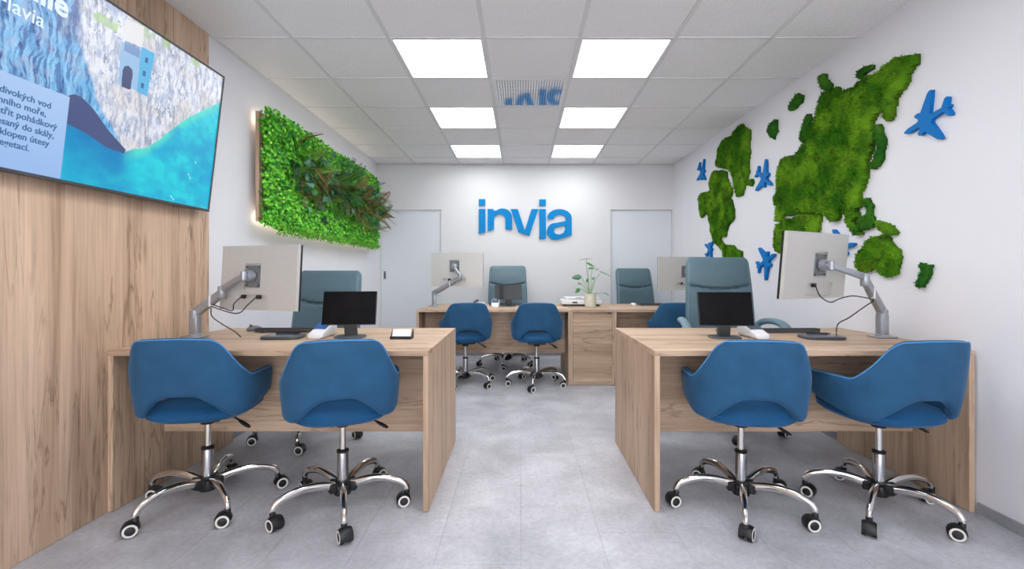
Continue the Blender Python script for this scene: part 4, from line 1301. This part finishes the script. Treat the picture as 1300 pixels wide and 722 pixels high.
for i in range(170):
    u = random.uniform(0.14, 0.97); v = random.gauss(0.55, 0.10) - 0.12*(u-0.5)
    if u > 0.6 : v = random.gauss(0.50, 0.13)
    k = 1 if 0.36 < v < 0.56 and random.random() < 0.6 else random.choice([0, 0, 2, 2, 3, 1])
    c1, c2 = fern_c[k]
    L = random.uniform(0.16, 0.30)
    V, Fq, cc = frond(L, 17, random.uniform(0.038, 0.058), c1*random.uniform(1.0, 1.7), c2, random.uniform(0.2, 0.6))
    d = Vector((random.uniform(0.25, 0.9), random.uniform(-0.8, 0.8), random.uniform(-0.7, 0.6)))
    place('fern_frond', V, Fq, cc, gpos(u, v, random.uniform(0.13, 0.19)), d, (1, random.uniform(-0.5, 0.1), 0.9), gw)
# fronds sticking out at the far end and the dark one above
for i in range(9):
    c1, c2 = fern_c[random.choice([1, 0, 2, 4])]
    V, Fq, cc = frond(random.uniform(0.22, 0.32), 16, 0.032, c1, c2, 0.2)
    place('fern_frond', V, Fq, cc, gpos(random.uniform(0.93, 0.98), random.uniform(0.4, 0.78), 0.10), (0.6, random.uniform(0.25, 0.7), random.uniform(-0.25, 0.45)), (0.4, -1, 0.6), gw)
for i, uu in enumerate((0.60, 0.66, 0.70, 0.55)):
    c1, c2 = fern_c[3]
    V, Fq, cc = frond(0.26, 12, 0.045, c1*0.8, c2, 0.05)
    place('fern_frond', V, Fq, cc, gpos(uu, 0.74, 0.12), (0.45, 0.1*(i-1.5), 0.9), (1, -0.6, -0.3), gw)
def ivy(L, W):
    out = [(0, 0), (0.35, 0.02), (0.5, 0.25), (0.33, 0.38), (0.36, 0.62), (0.16, 0.66), (0, 1.0)]
    prof = out + [(-x, y) for x, y in out[-2:0:-1]]
    V = [(x*W*2, y*L, 0.15*abs(x)*W-0.18*L*y*y) for x, y in prof]
    V.append((0, 0.4*L, -0.03*L)); c_ = len(V)-1
    Fq = [(i, (i+1) % len(prof), c_) for i in range(len(prof))]
    return V, Fq
ivy_c = [Lc((38, 100, 52)), Lc((66, 128, 92)), Lc((96, 150, 122)), Lc((28, 78, 44)), Lc((60, 140, 70))]
for i in range(150):
    u = random.uniform(0.13, 0.98)
    v = random.gauss(0.60, 0.13)-0.05*u
    if random.random() < 0.18: v = random.gauss(0.36, 0.05)
    c_ = random.choice(ivy_c)*random.uniform(0.7, 1.1)
    V, Fq = ivy(random.uniform(0.05, 0.085), random.uniform(0.028, 0.042))
    place('ivy_leaf', V, Fq, [c_]*(len(V)-1)+[c_*1.25], gpos(u, v, random.uniform(0.16, 0.24)), (random.uniform(0.2, 0.8), random.uniform(-1, 1), random.uniform(-1, 0.7)), (1, random.uniform(-1.2, 0.2), random.uniform(-0.2, 0.8)), gw)

# ------------------------------------------------------------------ moss world map on the right wall
def px2wall(x, y):
    d = 2.118+0.01106*2.1
    d = d/((x-CX)/F+0.01106)
    return (d, H+(CY-y)*d/F)
wn = Vector((-1, -0.01106, 0)).normalized()
def wpt(y, z, out): return Vector((XR(y), y, z))+wn*out
def moss(label, pts, ox, oy, s, col=(0, 0, 0), thick=0.035):
    poly = [px2wall(ox+p[0]/s, oy+p[1]/s) for p in pts]
    ys = [p[0] for p in poly]; zs = [p[1] for p in poly]
    cy, cz = (min(ys)+max(ys))/2, (min(zs)+max(zs))/2
    O = wpt(cy, cz, 0)
    t = thing('moss_piece', label, 'moss decoration', O, 0, 'moss pieces of the world map')
    st = 0.014 if max(ys)-min(ys) > 0.4 else 0.008
    Y, Z = np.meshgrid(np.arange(min(ys)-0.03, max(ys)+0.03, st), np.arange(min(zs)-0.03, max(zs)+0.03, st))
    Yn, Zn = Y+0.010*(fbm(Y*30, Z*30, 5)-0.5), Z+0.010*(fbm(Y*30, Z*30, 8)-0.5)
    ins = inpoly(Yn, Zn, poly)
    # distance to the outline
    dist = np.full(Y.shape, 1e9)
    n = len(poly)
    for i in range(n):
        a = np.array(poly[i]); b_ = np.array(poly[(i+1) % n]); ab = b_-a; L2 = max(1e-12, (ab**2).sum())
        tt = np.clip(((Y-a[0])*ab[0]+(Z-a[1])*ab[1])/L2, 0, 1)
        dist = np.minimum(dist, np.hypot(Y-a[0]-tt*ab[0], Z-a[1]-tt*ab[1]))
    hgt = thick*(0.45+0.55*np.sqrt(np.clip(dist/0.045, 0, 1)))*(0.62+0.75*fbm(Y*16, Z*16, 2)) + 0.006*fbm(Y*60, Z*60, 3)
    g = (lambda k: Lc(k))
    tone = fbm(Y*7, Z*7, 12); tone2 = fbm(Y*26, Z*26, 15)
    cc = blend(np.ones(Y.shape+(3,))*g((52, 104, 14)), g((104, 150, 30)), S(0.35, 0.7, tone))
    cc = blend(cc, g((28, 66, 16)), S(0.52, 0.75, tone2)*0.7)
    cc = blend(cc, g((92, 84, 34)), S(0.66, 0.8, fbm(Y*12, Z*12, 31))*0.5)
    if col == 1: cc = blend(cc, g((30, 92, 34)), np.full(Y.shape, 0.65))
    sl = 0.01106
    NYr, NXr = Y.shape
    X = XR(Y)-hgt
    idx = -np.ones(Y.shape, int)
    cell = ins[:-1, :-1] | ins[1:, :-1] | ins[:-1, 1:] | ins[1:, 1:]
    cell &= (ins[:-1, :-1].astype(int)+ins[1:, :-1]+ins[:-1, 1:]+ins[1:, 1:]) >= 3
    use = np.zeros(Y.shape, bool); use[:-1, :-1] |= cell; use[1:, :-1] |= cell; use[:-1, 1:] |= cell; use[1:, 1:] |= cell
    idx[use] = np.arange(use.sum())
    top = np.stack([X[use], Y[use], Z[use]], 1); bot = np.stack([XR(Y[use])-0.0005, Y[use], Z[use]], 1)
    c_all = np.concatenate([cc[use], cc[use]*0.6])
    nt_ = len(top)
    ii, jj = np.nonzero(cell)
    f_top = np.stack([idx[ii, jj], idx[ii, jj+1], idx[ii+1, jj+1], idx[ii+1, jj]], 1)
    sides = []
    cp = np.pad(cell, 1)
    for (di, dj, e) in ((-1, 0, ((0, 0), (0, 1))), (1, 0, ((1, 1), (1, 0))), (0, -1, ((1, 0), (0, 0))), (0, 1, ((0, 1), (1, 1)))):
        m = cell & ~cp[1+di:1+di+cell.shape[0], 1+dj:1+dj+cell.shape[1]]
        a_, b2_ = np.nonzero(m)
        p = idx[a_+e[0][0], b2_+e[0][1]]; q = idx[a_+e[1][0], b2_+e[1][1]]
        sides.append(np.stack([p, q, q+nt_, p+nt_], 1))
    Fm = np.concatenate([f_top]+sides)
    me = mesh_np('moss_bed', np.concatenate([top, bot])-np.array(O), Fm, c_all)
    link('moss_bed', me, M_moss, t, angle=60)
    # tufts
    area = cell.sum()*st*st
    cc = np.minimum(cc*1.12, 1)
    nT = int(area*26000)
    pick = rng.integers(0, len(ii), nT)
    fy, fz = rng.uniform(0, 1, nT), rng.uniform(0, 1, nT)
    a_, b2_ = ii[pick], jj[pick]
    yy = Y[a_, b2_]+fz*st; zz = Z[a_, b2_]+fy*st
    hh = hgt[a_, b2_]; dd = dist[a_, b2_]
    p = np.stack([XR(yy)-hh+0.004, yy, zz], 1)-np.array(O)
    n_ = nT
    d = rng.normal(0, 0.75, (n_, 3))+np.array([-1.0, 0, 0.1]); d /= np.linalg.norm(d, axis=1)[:, None]
    s_ = np.cross(d, rng.normal(0, 1, (n_, 3))); s_ /= np.linalg.norm(s_, axis=1)[:, None]
    Lb = rng.uniform(0.010, 0.022, n_)[:, None]; Wb = rng.uniform(0.0025, 0.005, n_)[:, None]
    V = np.stack([p-s_*Wb, p+s_*Wb, p+d*Lb], 1).reshape(-1, 3)
    Ft = np.arange(n_*3).reshape(-1, 3)
    ct = cc[a_, b2_]*rng.uniform(0.6, 1.55, (n_, 1))
    cf = np.repeat(ct, 3, axis=0); cf[2::3] *= 1.25
    o = link('moss_tufts', mesh_np('moss_tufts', V, Ft, cf), M_moss, t, smooth=False); o['kind'] = 'stuff'

c1 = (880, 140, 7.217); c2 = (880, 230, 5.55); c3 = (970, 130, 7.217); c4 = (1030, 60, 7.22); c5 = (1060, 140, 6.017); c6 = (970, 200, 5.157); c7 = (1070, 230, 5.154)
def to(src, dst, pts): return [((src[0]+p[0]/src[2]-dst[0])*dst[2], (src[1]+p[1]/src[2]-dst[1])*dst[2]) for p in pts]
moss('green moss piece shaped like Greenland and its neighbour islands', [(460,118),(500,165),(542,178),(540,240),(527,300),(537,380),(524,470),(530,560),(505,640),(480,722),(465,790),(420,800),(395,722),(380,620),(350,545),(300,535),(270,525),(235,522),(218,480),(240,450),(250,360),(290,270),(340,238),(372,250),(388,200),(412,160)], *c1)
moss('green moss piece shaped like North America', to(c1, c2, [(210,545),(180,590),(170,640),(172,700)]) + [(138,60),(110,75),(75,75),(50,120),(55,200),(65,262),(90,240),(105,212),(125,262),(135,350),(160,430),(200,470),(228,500),(238,452),(200,408),(212,388),(240,395),(245,350),(260,310),(302,262),(300,200),(280,130),(242,108),(218,165),(222,112),(245,118),(275,118),(288,80),(275,0)] + to(c1, c2, [(360,722),(325,620),(322,560),(262,548),(248,590),(238,560)]), *c2)
moss('green moss piece shaped like South America, cut off by the tall teal chair', [(232,455),(260,445),(290,450),(312,475),(355,490),(358,560),(345,640),(300,720),(270,760),(250,700),(225,600),(228,500)], *c2)
moss('tiny round moss piece between Greenland shape and a blue plane', [(535,625),(560,628),(568,660),(550,695),(525,692),(503,668),(510,640)], *c1, thick=0.028)
moss('small moss piece in the Arctic, left of the thin strip', [(755,85),(785,88),(785,130),(778,170),(792,195),(765,225),(762,268),(725,250),(693,190),(705,160),(725,110)], *c1, col=1, thick=0.03)
moss('small bright moss piece near the ceiling, leftmost of the Arctic ones', [(575,590),(592,600),(612,608),(602,655),(580,670),(555,702),(530,705),(512,690),(545,630)], 900, 0, 5.0, col=1, thick=0.03)
moss('thin curved moss strip beside the large Eurasia moss piece', [(445,105),(450,150),(415,230),(405,340),(370,372),(343,350),(352,270),(380,180),(405,110)], *c3, col=1, thick=0.03)
moss('dark moss knob touching the upper left tip of Eurasia', [(130,238),(155,250),(162,290),(210,345),(205,380),(170,402),(108,378),(90,300),(78,268),(95,262)], *c4, col=1, thick=0.03)
moss('small slanting dark moss piece above the Eurasia moss', [(550,160),(592,163),(585,200),(530,240),(470,292),(433,262),(450,215),(510,175)], *c4, col=1, thick=0.03)
eur = [(1000,65),(1022,90),(1015,150),(940,220),(920,300),(860,400),(805,450),(800,560),(775,672),(708,668),(700,610),(670,590),(600,660)]
eur = to(c4, c6, eur) + to(c5, c6, [(312,110),(330,200),(322,270),(290,350),(270,400),(275,450),(265,540),(230,610),(212,652)]) + to(c7, c6, [(132,95),(138,150),(112,190),(132,220),(125,240),(95,248),(105,285),(142,325),(146,362),(108,362),(70,320),(45,250),(38,205)]) + \
      [(535,320),(520,332),(507,415),(470,425),(430,382),(410,360),(395,370),(300,366),(255,362),(225,374),(195,382),(150,375),(120,425),(93,432),(92,380),(105,320),(125,290),(108,230),(105,150)] + to(c3, c6, [(160,600),(200,515),(240,490),(300,490),(350,450),(380,385),(435,350),(413,330),(425,260),(460,200),(490,160),(545,0)]) + \
      to(c4, c6, [(145,410),(210,378),(270,365),(295,420),(370,370),(430,377),(470,310),(560,255),(600,250),(720,165),(800,100),(900,75)])
moss('largest green moss piece, shaped like Europe and Asia', eur, *c6, thick=0.045)
moss('green moss piece shaped like Africa, mostly hidden by the right monitor', [(95,432),(125,428),(150,395),(190,402),(225,384),(262,364),(320,362),(394,368),(385,430),(370,500),(330,600),(280,700),(230,760),(190,740),(150,650),(130,632),(85,612),(78,560),(90,480)], *c6)
moss('small moss blob at the left edge of Eurasia', [(95,225),(115,235),(122,290),(105,322),(80,310),(73,260)], *c6, thick=0.03)
moss('curved green moss chain at the right side of Eurasia', [(345,100),(375,120),(385,180),(415,235),(395,290),(390,370),(350,430),(320,452),(285,440),(278,405),(320,375),(345,310),(345,250),(330,190),(320,120)], *c5, col=1, thick=0.03)
moss('bright knobbly moss pieces chain just above the Australia moss', [(150,110),(190,105),(197,145),(214,160),(212,220),(222,245),(214,310),(170,320),(130,325),(108,292),(118,265),(140,230),(165,215),(175,180),(152,160)], *c7, col=1, thick=0.03)
moss('lens-shaped moss piece at the upper right of Australia moss', [(220,270),(235,250),(300,270),(345,290),(378,345),(350,354),(290,345),(265,325),(235,295)], *c7, thick=0.03)
moss('green moss piece shaped like Australia', [(290,345),(325,365),(335,400),(395,460),(400,500),(385,560),(380,605),(320,630),(270,615),(245,580),(215,570),(190,595),(140,600),(110,570),(98,510),(115,465),(150,440),(175,385),(220,358),(260,365)], *c7)
moss('small moss piece on the far right, shaped like New Zealand', [(518,530),(550,533),(602,550),(598,590),(570,650),(540,698),(492,692),(495,660),(525,610),(538,580),(520,555)], *c7, col=1, thick=0.03)

# ------------------------------------------------------------------ blue planes on the right wall
plane_half = [(0.0, 0.0), (0.03, 0.028), (0.10, 0.048), (0.33, 0.055), (0.36, 0.09), (0.315, 0.15), (0.29, 0.17), (0.30, 0.215), (0.36, 0.225), (0.43, 0.20), (0.64, 0.47), (0.68, 0.50), (0.73, 0.50),
              (0.70, 0.38), (0.60, 0.10), (0.62, 0.055), (0.85, 0.045), (0.94, 0.175), (0.99, 0.185), (1.0, 0.15), (0.955, 0.03), (1.0, 0.02)]
def plane(label, nose, tail, up_=True, wing=1.0):
    a, b_ = Vector(px2wall(*nose)), Vector(px2wall(*tail))
    L = (b_-a).length; ax = (b_-a)/L; lt = Vector((-ax.y, ax.x))
    poly = [a+ax*s*L+lt*q*L*wing for s, q in plane_half] + [a+ax*s*L-lt*q*L*wing for s, q in plane_half[::-1] if q > 0]
    c_ = (a+b_)/2; O = wpt(c_.x, c_.y, 0)
    bm = bmesh.new()
    prism(bm, [(p.x, p.y) for p in poly], lambda p: wpt(p[0], p[1], 0.001)-O, lambda p: wpt(p[0], p[1], 0.024)-O)
    o = obj('wall_plane', bm, M_blueP, None, smooth=False)
    o.location = O
    setp(o, label, 'plane cutout', 'blue plane cutouts on the moss map')
plane('largest blue plane cutout, right of the Eurasia moss', (1153, 169.5), (1211, 133.5))
plane('blue plane cutout between the Greenland and Eurasia moss', (981.8, 235.0), (963.0, 217.5))
plane('smallest blue plane cutout, leftmost, near the back wall', (897.4, 228.5), (888.6, 210.5))
plane('blue plane cutout just above the tall teal chair', (907.2, 305.5), (898.3, 326.0))
plane('blue plane cutout left of the right monitor', (986.5, 322.5), (963.8, 339.5))
plane('blue plane cutout mostly hidden by the right monitor', (1089, 309.5), (1053.5, 318.0))
